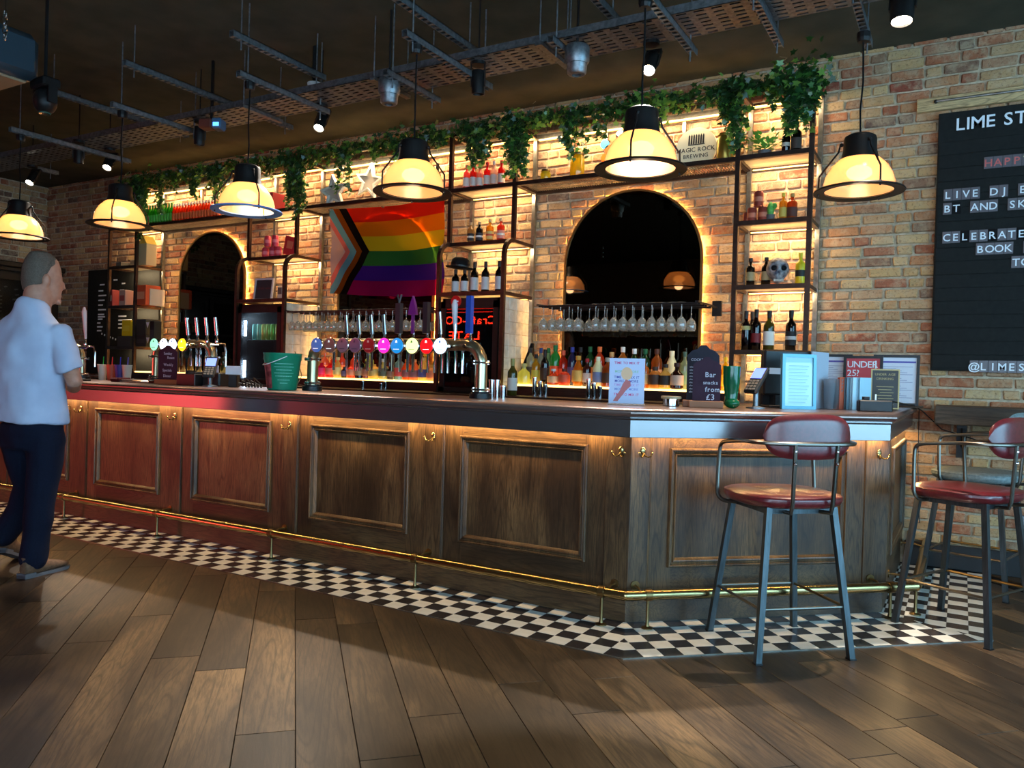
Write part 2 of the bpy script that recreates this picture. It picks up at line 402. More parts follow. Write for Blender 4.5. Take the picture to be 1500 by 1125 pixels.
# ---- checkered tile border
def clip(poly, a, b):     # keep the left side of a->b
    out = []; ex, ey = b[0]-a[0], b[1]-a[1]; f = lambda p: ex*(p[1]-a[1])-ey*(p[0]-a[0])
    for i in range(len(poly)):
        p, q = poly[i], poly[(i+1)%len(poly)]; fp, fq = f(p), f(q)
        if fp >= 0: out.append(p)
        if (fp >= 0) != (fq >= 0) and abs(fp-fq) > 1e-12: t = fp/(fp-fq); out.append((p[0]+(q[0]-p[0])*t, p[1]+(q[1]-p[1])*t))
    return out
def parea(p): return abs(sum(p[i][0]*p[(i+1)%len(p)][1]-p[(i+1)%len(p)][0]*p[i][1] for i in range(len(p))))/2
kA, kB = corner(-.018, -.018, -.01); TS = .0984
tf = link('checkered_floor_border', MB().prism([(XL,tA.y), tuple(tA), tuple(tB), (tB.x,6.2), (kB.x,6.2), tuple(kB), tuple(kA), (XL,kA.y)], -.01, .0006).mesh('bed', mat('grout',(120,116,108),.9)))
tag(tf, 'black and white checkered tile border running along the bar foot', kind='structure')
tiles = []
def strip(org, u, v, i0, i1, region, flip=0, rows=5, ts=TS):
    for i in range(i0, i1):
        for j in range(rows+1):
            g = .0008; cs = [(i*ts+g, j*ts+g), ((i+1)*ts-g, j*ts+g), ((i+1)*ts-g, (j+1)*ts-g), (i*ts+g, (j+1)*ts-g)]
            P = [(org[0]+u[0]*a+v[0]*b, org[1]+u[1]*a+v[1]*b) for a, b in cs]
            if parea(P) <= 0: continue
            if sum(P[q][0]*P[(q+1)%4][1]-P[(q+1)%4][0]*P[q][1] for q in range(4)) < 0: P = P[::-1]
            for q in range(len(region)): 
                P = clip(P, region[q], region[(q+1)%len(region)])
                if len(P) < 3: break
            if len(P) < 3 or parea(P) < 2e-5: continue
            tiles.append((P, (i+j+flip) % 2))
strip(tuple(tA), (-1,0), (0,1), -1, 101, [(XL,tA.y), tuple(tA), tuple(kA), (XL,kA.y)])
strip(tuple(tA), tuple(DIR), tuple(-OUT), -3, 24, [tuple(tA), tuple(tB), tuple(kB), tuple(kA)])
strip(tuple(tB), (0,1), (-1,0), -3, 20, [tuple(tB), (tB.x,6.2), (kB.x,6.2), tuple(kB)], ts=.1016)
tiles.sort(key=lambda t: (sum(p[0] for p in t[0])/len(t[0]))**2+(sum(p[1] for p in t[0])/len(t[0]))**2)
rest = MB()
for n, (P, c) in enumerate(tiles):
    if n < 300:
        cx = sum(p[0] for p in P)/len(P); cy = sum(p[1] for p in P)/len(P)
        o = link('tile', MB().prism([(x-cx,y-cy) for x,y in P], -.004, .004).mesh('tile', M_TB if c == 0 else M_TW), tf, (cx,cy,.0))
    else: rest.cur = c; rest.prism(P, -.004, .004)
tag(rest.build('tiles', [M_TB, M_TW], tf), kind='stuff')
tr = MB(); pth = [(tA.x-9.9, tA.y-.003), (tA.x+.0, tA.y-.003), (tB.x+.003, tB.y), (tB.x+.003, 6.2)]
tr.tube([(x,y,.001) for x,y in pth], .0045, 4); tag(tr.build('trim_1', M_STEEL), kind='structure', label='thin metal edging strip between tiles and planks')
# ---- ceiling, walls
ce = link('ceiling', MB().box(-11.6, 5.2, -3.4, 6.6, CEIL, CEIL+.1).mesh('ceiling', M_CEIL)); tag(ce, 'black painted ceiling with hanging services', kind='structure')
# arched mirrors on the back wall (centre x, radius)
ARCH = [(-2.465, .62), (-5.11, .62), (-7.72, .575)]
ATOP = 2.86; ABOT = 1.12
def in_arch(x, z, m=-.05):
    for cx, r in ARCH:
        zc = ATOP-r
        if z < ABOT+.12: continue
        if (z < zc and abs(x-cx) < r+m) or (z >= zc and math.hypot(x-cx, z-zc) < r+m): return True
    return False
BC, BL, BH, BZ = .0785, .225, .11, .0615
brick_meshes = {}
def brick_mesh(L, v):
    k = (round(L,3), v)
    if k not in brick_meshes:
        b = MB(); b.cbox(-L/2, L/2, -.010, .03, -BZ/2, BZ/2, .0065, .0035); brick_meshes[k] = b.mesh('brick', M_BR1)
    return brick_meshes[k]
def courses(x0, x1, z0, z1):
    out = []; z = z0; row = 0
    while z < z1-.02:
        x = x0-R.uniform(0,.2); k = R.randrange(3)
        while x < x1:
            L = BL if k % 3 else BH
            if R.random() < .08: L = .165
            out.append((x+L/2, z+BC/2, L-.0145)); x += L; k += 1
        z += BC; row += 1
    return out
wb = link('wall_back', MB().box(-11.5, 4.9, WALLY+.004, WALLY+.16, 0, CEIL+.02).mesh('wall_back', M_MORT)); tag(wb, 'long wall of reclaimed tan and red bricks behind the bar', kind='structure')
def vis(x, z):
    d = Vector((x, WALLY, z-CAMZ)); w = d.dot(_fw); px = 750+FPX*d.dot(_r2)/w; py = 562.5-FPX*d.dot(_u2)/w
    return px, py
bl = []
for (x, z, L) in courses(-11.2, 4.6, .16, CEIL):
    if in_arch(x, z): continue
    bl.append((x, z, L))
def seen(b):
    px, py = vis(b[0], b[1]); return px < 1515 and py > -20 and not (b[0] < -1.1 and b[1] < 1.1) and not (b[0] < -.35 and b[1] < 1.05)
def prio(b):    # the bricks that show largest: open wall at the right first, then nearest
    return (0 if seen(b) else 1, abs(b[0])+.0*b[1]) 
bl.sort(key=prio); jb = MB()
for n, (x, z, L) in enumerate(bl):
    y = WALLY-.004+R.uniform(-.004,.004); rx = R.uniform(-.012,.012); sc = R.uniform(.97,1.03)
    if n < 300 and seen((x,z,L)):
        o = link('brick', brick_mesh(L, R.randrange(5)), wb, (x,y,z)); o.rotation_euler = (R.uniform(-.03,.03), rx, R.uniform(-.01,.01)); o.scale = (1,1,sc)
    else:
        jb.T = Matrix.Translation((x,y,z)) @ Matrix.Rotation(rx,4,'Y'); jb.cbox(-L/2, L/2, -.010, .03, -BZ/2, BZ/2, .0065, .0035)
tag(jb.build('bricks', M_BR2, wb), kind='stuff')
wl = link('wall_left', MB().box(WALLX-.16, WALLX-.004, -3.2, WALLY+.1, 0, CEIL+.02).mesh('wall_left', M_MORT)); tag(wl, 'far end brick wall at the left', kind='structure')
jb = MB(); n = 0
for (yy, z, L) in courses(-3.0, 6.25, .02, CEIL):
    x = WALLX+.004+R.uniform(-.004,.004)
    if yy > 4.6 and z > 2.3:
        n += 1
        if n <= 300:
            o = link('brick', brick_mesh(L, R.randrange(5)), wl, (x,yy,z)); o.rotation_euler = (R.uniform(-.02,.02),0,pi/2); continue
    jb.T = Matrix.Translation((x,yy,z)) @ Matrix.Rotation(pi/2,4,'Z'); jb.cbox(-L/2, L/2, -.010, .03, -BZ/2, BZ/2, .006, .003)
tag(jb.build('bricks', M_BR2, wl), kind='stuff')
tag(link('baseboard_back', MB().cbox(-.33, 4.7, WALLY-.035, WALLY-.006, 0, .165, .004).mesh('baseboard_back', M_SKIRT)), 'black skirting board under the brick wall', kind='structure')
# front and right walls with shop windows (behind and beside the photographer)
def wall_with_opening(name, axis, pos, a0, a1, o0, o1, zb, zt, label):
    m = MB()
    def bx(p,q,z0,z1):
        if axis == 'x': m.box(pos, pos+.15, p, q, z0, z1)
        else: m.box(p, q, pos-.15, pos, z0, z1)
    bx(a0,o0,0,CEIL); bx(o1,a1,0,CEIL); bx(o0,o1,0,zb); bx(o0,o1,zt,CEIL)
    tag(m.build(name, M_WALLDK), label, kind='structure')
wall_with_opening('wall_right', 'x', RIGHTX, -3.2, 6.5, -2.1, 5.3, .3, 3.1, 'dark wall with shopfront windows at the right')
wall_with_opening('wall_front', 'y', FRONTY, -11.5, 4.9, -1.5, 4.3, .3, 3.1, 'dark wall with shopfront windows behind the viewer')
def window(name, axis, pos, o0, o1, zb, zt, n):
    m = MB(); t = .03
    def bx(p,q,z0,z1):
        if axis == 'x': m.box(pos+.03, pos+.09, p, q, z0, z1)
        else: m.box(p, q, pos-.09, pos-.03, z0, z1)
    bx(o0,o1,zb,zb+.06); bx(o0,o1,zt-.06,zt); bx(o0,o1,2.35,2.4)
    for i in range(n+1): x = o0+(o1-o0)*i/n; bx(max(o0,x-t),min(o1,x+t),zb,zt)
    w = m.build(name, M_BLACKM); tag(w, 'black framed shopfront window', kind='structure')
    for i in range(n):
        g = MB(); p = o0+(o1-o0)*i/n+.04; q = o0+(o1-o0)*(i+1)/n-.04
        if axis == 'x': g.box(pos+.055, pos+.061, p, q, zb+.05, zt-.05)
        else: g.box(p, q, pos-.061, pos-.055, zb+.05, zt-.05)
        g.build('pane', M_PANE, w)
window('window_1', 'x', RIGHTX, -2.1, 5.3, .3, 3.1, 5)
window('window_2', 'y', FRONTY, -1.5, 4.3, .3, 3.1, 4)
# ================================================================== BAR
bf = thing('panelled_bar', (-4.5, 3.78, 0), 'dark stained oak panelled bar front with framed panels and hook posts', 'bar front')
def ring(mb, s0, s1, z0, z1, prof):
    """moulding: mitred picture-frame sweep; prof is a list of (inset, out)"""
    n = len(prof); vs = []
    for (a, b, sa, sb) in ((s0,z0,1,1),(s1,z0,-1,1),(s1,z1,-1,-1),(s0,z1,1,-1)):
        for (q, o) in prof: vs.append((a+sa*q, o, b+sb*q))
    fs = []
    for i in range(4):
        j = (i+1)%4
        for k in range(n): fs.append([i*n+k, i*n+(k+1)%n, j*n+(k+1)%n, j*n+k])
    mb._a(vs, fs)
MPROF = [(0,-.004),(0,.012),(.005,.019),(.011,.019),(.014,.011),(.020,.013),(.027,.008),(.031,.013),(.037,.011),(.043,-.002),(.047,-.008),(.047,-.016),(.0,-.016)]
def hook(mb, s, z, o=.010):
    mb.T = mb.T @ Matrix.Translation((s, o, z))
    mb.sphere((0,.001,.012), .013, 10, 6, (1,.35,1.5))
    for sg in (-1,1):
        mb.tube([(0,.004,.0),(sg*.006,.016,-.012),(sg*.016,.028,-.018),(sg*.028,.036,-.012),(sg*.034,.038,.002)], [.0045,.0045,.004,.0036,.0034], 6); mb.sphere((sg*.034,.038,.004), .0062, 8, 6)
def bay(T, s0, s1, m0, m1, z0=.17, z1=.985, zm0=.288, zm1=.905):
    """framed panel: stiles/rails, raised moulding, recessed field"""
    b = MB(); b.T = T
    fr = bpy.data.objects.new('panel_bay', None); COL.objects.link(fr); fr.parent = bf
    b.box(s0,m0+.02,-.02,0,z0,z1); b.build('stile', M_BAR, fr); b = MB(); b.T = T; b.box(m1-.02,s1,-.02,0,z0,z1); b.build('stile', M_BAR, fr)
    b = MB(); b.T = T; b.tube([(s0+.006,.002,z0),(s0+.006,.002,z1)], .006, 6); b.build('bead', M_BAR, fr)
    for (za,zb_) in ((z0,zm0+.02),(zm1-.02,z1)): b = MB(); b.T = T; b.box(m0+.02,m1-.02,-.02,-.0004,za,zb_); b.build('rail', M_BARH, fr)
    b = MB(); b.T = T; ring(b, m0, m1, zm0, zm1, MPROF); b.build('moulding', M_BAR, fr)
    b = MB(); b.T = T; b.box(m0+.04,m1-.04,-.03,-.010,zm0+.04,zm1-.04); b.build('panel', M_BAR, fr)
def postp(T, s0, s1, hooks=(), z0=.17, z1=.985, bead=True):
    b = MB(); b.T = T; b.cbox(s0,s1,-.02,.008,z0,z1,.002); p = b.build('post', M_BAR, bf)
    for h in hooks: b = MB(); b.T = T.copy(); hook(b, h, .878, .012); tag(b.build('hook', M_BRASS, p, smooth=True), 'brass double coat hook')
    return p
TL = frame((XL, 3.77), 0); TC = frame(tuple(A0), 42.04); TE = frame((-.345, B0.y), 90)
g = -2.62
for i in range(8):
    s0 = g-1.1665*i-XL; s1 = s0+1.0315
    if s0 < 0: break
    bay(TL, s0, s1, s0+.12, s0+.925)
    postp(TL, s1, s1+.135-(0 if i else .0), ((s1+.067,) if i else (s1+.08,)))
s1 = 0; 
bay(TL, 0, s0-.135, .05, s0-.25)
postp(TC, 0.0, .107, (.067,)); bay(TC, .107, 1.363, .218, 1.250); postp(TC, 1.363, LC, (1.44,))
bay(TE, .0+.09, 1.40, .20, 1.28); postp(TE, 0, .09)
# core behind panels, kickboard
k1, k2 = corner(-.02,-.02,-.012)
def slab(d0, d1, e0, e1, z0, z1, name, m, parent, x0=XL, y1=WALLY-.03):
    o = outline(d0, e0, x0, y1); i = outline(d1, e1, x0, y1); b = MB(); b.prism(o+i[::-1], z0, z1); return b.build(name, m, parent)
slab(-.018, -.045, -.010, -.04, .004, .17, 'kickboard', M_BARH, bf)
slab(-.021, -.05, -.021, -.05, .17, 1.06, 'backing', M_DKWOOD, bf)
# ---- continuous bar top with fascia
bt = thing('bar_worktop', (-4.5, 3.6, 1.0), 'long bronze coloured bar top with half-round nosing and deep fascia', 'bar top')
slab(.372, .386, .028, .040, .988, 1.083, 'fascia', M_FASC, bt)
slab(.374, -.05, .03, -.05, .985, .995, 'soffit', M_DKWOOD, bt)
slab(.395, -.42, .045, -.72, 1.083, 1.118, 'worktop', M_TOP, bt)
o = outline(.395, .045, XL, WALLY-.03); b = MB()
prof = [(.395+.024*math.cos(a), 1.1005+.0195*math.sin(a)) for a in [(-90+i*22.5)*pi/180 for i in range(9)]]+[(.30,1.1198),(.30,1.081)]
def mitre(dv, ev):
    pts = []
    c0a, c0b = corner(0,0,0); c1a, c1b = corner(1,1,1-.35)      # unit offsets
    return c0a, c0b, c1a-c0a, c1b-c0b
c0a, c0b, va, vb = mitre(0,0)
A395, B395 = corner(.395,.395,.045); A419, B419 = corner(.419,.419,.069)
va = (A419-A395)/.024; vb = (B419-B395)/.024
path = [((XL, A395.y), (0,-1)), (tuple(A395), tuple(va)), (tuple(B395), tuple(vb)), ((B395.x, WALLY-.03), (1,0))]
b.extr([(q-.395, z) for q, z in prof], path); b.build('nosing', M_TOP, bt, smooth=True)
b = MB(); b.extr([(.0,1.083),(-.012,1.083),(-.012,1.066),(-.004,1.066),(.002,1.074)], [((p[0][0],p[0][1]), p[1]) for p in path]); b.build('cove', M_FASC, bt)
# warm LED tape under the overhang
lt = thing('led_strip', (-4.5, 3.69, .98), 'warm white light strip hidden under the bar top overhang', 'light strip')
for (p, q) in (((XL+.05, 3.66), (A0.x-.02, 3.66)),):
    b = MB(); b.box(p[0], q[0], 3.716, 3.728, .9795, .984); b.build('tape', M_LED, lt)
b = MB(); b.T = TC; b.box(.0, LC+.0, .042, .054, .9795, .984); b.build('tape', M_LED, lt)
WARM = (1, .66, .30)
area('bar_led_long', ((XL+A0.x)/2, 3.722, .978), (9.6, .014), 44, WARM, (0, .45, -1))
mC = A0+DIR*(LC/2)+OUT*.048; area('bar_led_angle', (mC.x, mC.y, .978), (1.45, .014), 7, WARM, (-OUT.x*.35, -OUT.y*.35, -1), (DIR.x, DIR.y, 0))
area('bar_led_end', (-.331, 5.5, .978), (1.4, .012), 4, WARM, (-.2, 0, -1), (0,1,0))
# ---- brass foot rail
fr = thing('foot_rail', (-4.5, 3.68, 0), 'aged brass foot rail on short posts along the bar foot', 'foot rail')
RZ = .173; ro = outline(.09, .153, XL+.1, WALLY-.02)
b = MB(); b.tube([(x,y,RZ) for x,y in ro[:2]], .0265, 14); b.tube([(x,y,RZ) for x,y in ro[1:3]], .0265, 14); b.tube([(x,y,RZ) for x,y in ro[2:]], .0265, 14)
for x, y in ro[1:3]: b.sphere((x,y,RZ), .0265, 14, 8)
b.build('pipe', M_BRASSD if 0 else M_BRASS, fr, smooth=True)
def railpost(x, y, dirv, wall):
    b = MB(); b.lathe([(.030,.004),(.030,.010),(.012,.016),(.0085,.03),(.0085,RZ-.024)], 12, c=(x,y,0))
    d = Vector((dirv[0],dirv[1],0)); p = Vector((x,y,RZ)); b.tube([p-d*.017, p+d*.017], .0305, 14); o = b.build('support', M_BRASSD, fr, smooth=True)
def railbr(x, y, ox, oy, ln=.085):
    b = MB(); T = Vector((ox,oy,0)); p = Vector((x,y,RZ+.028)); b.tube([p, p+T*.006], .024, 12); b.tube([p+T*.004, p+T*ln*.6, p+T*ln-Vector((0,0,.012))], .0065, 8); b.build('wall_bracket', M_BRASSD, fr, smooth=True)
for i in range(8):
    x = -1.558-1.1765*i; railpost(x, 3.68, (1,0), None); railbr(x+.035, 3.762, 0, -1)
q = A0+OUT*.09+DIR*.085; railpost(q.x, q.y, DIR, None); q = A0+OUT*.01+DIR*.045; railbr(q.x, q.y, OUT.x, OUT.y)
q = A0+OUT*.09+DIR*(LC-.03); railpost(q.x, q.y, DIR, None); q = A0+OUT*.01+DIR*(LC-.10); railbr(q.x, q.y, OUT.x, OUT.y)
for y in (4.86, 5.9): railpost(ro[2][0], y, (0,1), None); railbr(-.335, y+.04, 1, 0, .14)
# ================================================================== BACK BAR
bb = thing('back_bar_counter', (-5.4, 5.85, 0), 'long dark mahogany back bar counter under the bottle ledge', 'counter')
MB().box(-9.35, -.95, 5.46, 6.24, 0, 1.06).build('body', M_REDWOOD, bb)
MB().cbox(-9.38, -.93, 5.43, 6.25, 1.06, 1.095, .006).build('top', M_REDWOOD, bb)
def ledge(x0, x1, label):
    t = thing('bottle_ledge', ((x0+x1)/2, 6.0, 1.095), label, 'bottle ledge', 'raised bottle ledges')
    MB().box(x0, x1, 5.85, 6.25, 1.095, 1.172).build('body', M_REDWOOD, t)
    MB().box(x0+.01, x1-.01, 5.86, 6.2, 1.172, 1.188).build('lit_top', mat('lit_acrylic', (255,230,170), .3, emit=(255,204,120), es=2.6), t)
ledge(-3.38, -1.53, 'backlit bottle ledge below the right arched mirror')
ledge(-5.98, -4.12, 'backlit bottle ledge below the rainbow flag')
ledge(-8.60, -6.76, 'bottle ledge below the left arched mirror')
# ---- arched mirrors
def arch_pts(cx, r, zb, zt, n=28, dr=0):
    zc = zt-r; return [(cx+r+dr, zb-dr*0)]+[(cx+(r+dr)*math.cos(pi*i/n), zc+(r+dr)*math.sin(pi*i/n)) for i in range(n+1)]+[(cx-r-dr, zb)]
for (cx, r), lb in zip(ARCH, ('right arched bronze mirror with glowing halo edge', 'middle arched mirror mostly hidden by the rainbow flag', 'left arched mirror with glowing edge beside the shelves')):
    t = thing('arched_mirror', (cx, 6.24, ABOT), lb, 'mirror')
    pts = arch_pts(cx, r-.012, ABOT+.07, ATOP-.012)
    b = MB(); n = len(pts); b._a([(x,6.222,z) for x,z in pts]+[(x,6.236,z) for x,z in pts], [list(range(n)), list(range(n,2*n))[::-1]]+[[i,(i+1)%n,n+(i+1)%n,n+i] for i in range(n)]); b.build('mirror_glass', M_MIRROR, t)
    b = MB(); op = arch_pts(cx, r, ABOT+.07, ATOP); ip = arch_pts(cx, r-.018, ABOT+.07, ATOP-.018); ip = [(x, z) for x, z in ip]
    vs = []; 
    for (x,z),(u,w) in zip(op, ip): vs += [(x,6.212,z),(u,6.212,w),(u,6.24,w),(x,6.24,z)]
    m = len(op); b._a(vs, [[i*4+k, i*4+(k+1)%4, i*4+4+(k+1)%4, i*4+4+k] for i in range(m-1) for k in range(4)]+[[0,1,2,3],[(m-1)*4+k for k in (3,2,1,0)]]); b.build('frame', mat('antique_gold', (150,118,70), .35, .9), t)
    b = MB(); lp = arch_pts(cx, r-.03, ABOT+.1, ATOP-.03); b.tube([(x,6.258,z) for x,z in lp], .006, 5); tag(b.build('halo_light', mat('halo_led', (255,230,170), .5, emit=(255,196,104), es=80), t), 'warm light strip behind the mirror edge')
# ================================================================== STEEL SHELVING
YF, YB, YM = 5.889, 6.25, 5.74
ZS = [1.498, 1.979, 2.454, 2.942]; ZT = 3.44
PT = .017
def post(b, x, y, z0, z1, r=PT): b.box(x-r, x+r, y-r, y+r, z0, z1)
def shelf(t, x0, x1, z, y0=YF, y1=YB, glass=True, led=True, mesh=False):
    b = MB(); b.box(x0,x1,y0-.016,y0+.016,z-.034,z); b.box(x0,x1,y1-.014,y1+.014,z-.034,z-.004)
    for x in (x0,x1): b.box(x-.012,x+.012,y0,y1,z-.03,z-.002)
    s = b.build('shelf', M_FRAME, t)
    if mesh:
        b = MB(); n = int((x1-x0)/.022)
        for i in range(1,n): x = x0+(x1-x0)*i/n; b.tube([(x-.02,y0+.012,z-.006),(x+.02,y1-.012,z-.006)], .0026, 4, False)
        for i in range(1,n): x = x0+(x1-x0)*i/n; b.tube([(x+.02,y0+.012,z-.008),(x-.02,y1-.012,z-.008)], .0026, 4, False)
        tag(b.build('wire_mesh', M_STEEL, s), kind='stuff')
    else: MB().box(x0+.012,x1-.012,y0+.014,y1-.012,z-.008,z).build('shelf_panel', M_SHELFG, s)
    if led: MB().box(x0+.03,x1-.03,y1-.028,y1-.018,z-.032,z-.024).build('light_strip', M_LED, s)
    return s
def shelf_light(x0, x1, z, p): area('shelf_led', ((x0+x1)/2, YB-.15, z-.036), (x1-x0-.08, .06), p*.75, (1,.74,.42), (0,.55,-1))
def tower(x0, x1, label, zs, zbot, lower=None, x0v=True):
    t = thing('shelf_tower', ((x0+x1)/2, 6.07, zbot), label, 'shelving')
    for x in (x0, x1):
        for y, m in ((YF, M_FRAME), (YB, M_STEEL)):
            b = MB(); post(b, x, y, (zbot if (y == YB or not lower) else 2.45), ZT); b.build('upright', m, t)
    for z in zs: shelf(t, x0, x1, z); shelf_light(x0, x1, z, 4.5)
    b = MB(); 
    for y in (YF,YB): b.box(x0-.017,x1+.017,y-.014,y+.014,ZT-.03,ZT)
    for x in (x0,x1): b.box(x-.014,x+.014,YF,YB,ZT-.03,ZT)
    tp = b.build('top_frame', M_FRAME, t); MB().box(x0,x1,YB-.045,YB-.02,ZT-.045,ZT-.032).build('light_strip', M_LED, tp); shelf_light(x0,x1,ZT-.012,5)
    if lower:
        for x in (x0, x1):
            rr = .15; pts = [(x,YM,1.095),(x,YM,2.447-rr)]+[(x,YM+rr-rr*math.cos(a*pi/16),2.435-rr+rr*math.sin(a*pi/16)) for a in range(1,9)]+[(x,YF+.01,2.435)]
            b = MB(); b.tube(pts, .024, 4); b.build('curved_upright', M_FRAME, t)
        shelf(t, x0, x1, 1.981, YM, YB, led=True); shelf_light(x0, x1, 1.981, 1.2)
    return t
TR = (-1.503, -.985); TM = (-4.093, -3.421); TF = (-6.71, -6.009); TA = (-9.175, -8.65)
t4 = tower(*TR, 'right end steel shelf tower holding wine bottles and a skull', ZS, 1.095)
t3 = tower(*TM, 'steel shelf tower above the black fridge with a hat on its shelf', [2.447, 2.938], 1.095, True)
t2 = tower(*TF, 'steel shelf tower above the lit fridge with a framed picture', [2.447, 2.938], 1.095, True)
t1 = tower(*TA, 'far left steel shelf tower filled with boxes', [1.48, 1.979, 2.461, 2.938], 1.095)
def bridge(x0, x1, label):
    t = thing('overhead_shelf', ((x0+x1)/2, 6.07, 2.9), label, 'overhead shelf', 'overhead mesh shelves')
    shelf(t, x0+PT, x1-PT, 2.938, mesh=True, led=False)
    for z in (ZT,):
        b = MB(); b.box(x0+PT,x1-PT,YF-.014,YF+.014,z-.03,z); b.box(x0+PT,x1-PT,YB-.016,YB+.016,z-.05,z); b.build('top_rail', M_STEEL, t)
    xm = x0+.36*(x1-x0)
    b = MB(); post(b, xm, YB, 2.94, ZT-.05, .014); b.build('upright', M_STEEL, t)
    b = MB(); post(b, x0+.72*(x1-x0), YB, 2.94, ZT-.05, .014); b.build('upright', M_STEEL, t)
    MB().box(x0+.05,x1-.05,YB-.045,YB-.02,ZT-.064,ZT-.052).build('light_strip', M_LED, t)
    area('bridge_led', ((x0+x1)/2, YB-.16, ZT-.05), (x1-x0-.1,.05), 16, (1,.74,.42), (0,.5,-1))
    return t
bridge(TM[1], TR[0], 'overhead mesh shelf above the right arched mirror')
bridge(TF[1], TM[0], 'overhead mesh shelf above the rainbow flag')
bridge(TA[1], TF[0], 'overhead mesh shelf lined with green and orange bottles')
# tiled cheeks beside the fridges
def cheek(x, label):
    t = thing('tiled_side_panel', (x, 6.0, 1.1), label, 'tiled panel', 'cream tiled fridge side panels')
    MB().box(x-.02, x, YM+.02, YB-.01, 1.096, 1.94).build('board', M_MORT, t)
    for i in range(4):
        for j in range(8):
            y0 = YM+.025+i*.118; z0 = 1.1+j*.105
            MB().cbox(x, x+.006, y0, y0+.114, z0, z0+.101, .0015, .0008).build('tile', M_ZEL, t)
cheek(TM[1]-.02, 'cream glazed tile panel on the side of the dark fridge bay'); cheek(TF[1]-.02, 'cream glazed tile panel beside the lit fridge, nearer the bucket')
# fridges
def fridge(x0, x1, label, lit):
    t = thing('bottle_fridge', ((x0+x1)/2, 6.0, 1.096), label, 'fridge')
    b = MB(); w = .03; xa, xb = x0+.03, x1-.045
    b.box(xa,xb,YM+.03+.44,YM+.03+.46,1.1,1.93); b.box(xa,xa+w,YM+.03,YM+.49,1.1,1.93); b.box(xb-w,xb,YM+.03,YM+.49,1.1,1.93); b.box(xa,xb,YM+.03,YM+.49,1.1,1.13); b.box(xa,xb,YM+.03,YM+.49,1.88,1.93)
    b.build('cabinet', M_BLACKM, t)
    d = MB(); d.box(xa,xa+.05,YM,YM+.028,1.1,1.90); d.box(xb-.05,xb,YM,YM+.028,1.1,1.90); d.box(xa,xb,YM,YM+.028,1.1,1.14); d.box(xa,xb,YM,YM+.028,1.84,1.90); dd = d.build('door', M_BLACKM, t)
    gm = MB().box(xa+.05,xb-.05,YM+.010,YM+.016,1.14,1.84)
    gm.build('pane', M_PANE if lit else M_FGLASS, dd)
    for z in ((1.56,) if lit else (1.34, 1.60)): MB().box(xa+w,xb-w,YM+.06,YM+.46,z-.008,z).build('shelf', M_CHROME if lit else M_BLACKM, t)
    if lit:
        for z0, z1 in ((1.60,1.76),(1.16,1.34)):
            MB().box(xa+.055,xa+.080,YM+.035,YM+.047,z0,z1).build('light_tube', M_LEDW, t)
        area('fridge_light', (xa+.14, YM+.2, 1.86), (.1,.2), 2.2, (.6,.8,1), (.4,0,-1))
    return t
def fglass():
    m = glassy('fridge_glass_dark', (30,30,34), .55, 0, .01, (150,150,156))
    return m
M_FGLASS = fglass()
fridge(*TF, 'black glass-door fridge lit cold white with cans inside', True)
fridge(*TM, 'black glass-door fridge reflecting a red neon sign', False)
ORD = ['first','second','third','fourth','fifth','sixth','seventh','eighth','ninth','tenth','eleventh','twelfth','thirteenth','fourteenth','fifteenth','sixteenth','seventeenth','eighteenth','nineteenth','twentieth','twenty-first','twenty-second']
# ================================================================== BOTTLES
PROF = {   # (radius, height) in units of r and h
 'wine':   [(.9,0),(1,.02),(1,.60),(.94,.66),(.62,.72),(.42,.77),(.37,.82),(.36,.93),(.40,.94),(.40,.97)],
 'spirit': [(.9,0),(1,.02),(1,.62),(.92,.68),(.6,.73),(.38,.78),(.33,.84),(.33,.93),(.40,.94),(.40,.965)],
 'tall':   [(.88,0),(1,.02),(1,.66),(.86,.74),(.5,.80),(.34,.84),(.32,.93),(.38,.94),(.38,.965)],
 'squat':  [(.8,0),(1,.05),(1.02,.38),(.9,.52),(.55,.60),(.34,.66),(.31,.80),(.40,.82),(.40,.86)],
 'diamond':[(.7,0),(1,.16),(1,.40),(.55,.66),(.32,.76),(.30,.86),(.40,.87),(.40,.9)],
 'cream':  [(.95,0),(1,.03),(1,.60),(.8,.70),(.45,.82),(.36,.90),(.36,.95)],
 'beer':   [(.9,0),(1,.02),(1,.56),(.85,.66),(.45,.80),(.36,.88),(.36,.97)],
 'decanter':[(.9,0),(1,.04),(.96,.45),(.80,.55),(.40,.62),(.34,.72)],
}
def bmat(c): return glassy('bottle_glass_%02x%02x%02x' % c, c, .42, 0, .05)
def lmat(c): return mat('label_%02x%02x%02x' % c, c, .6)
ctr = {}
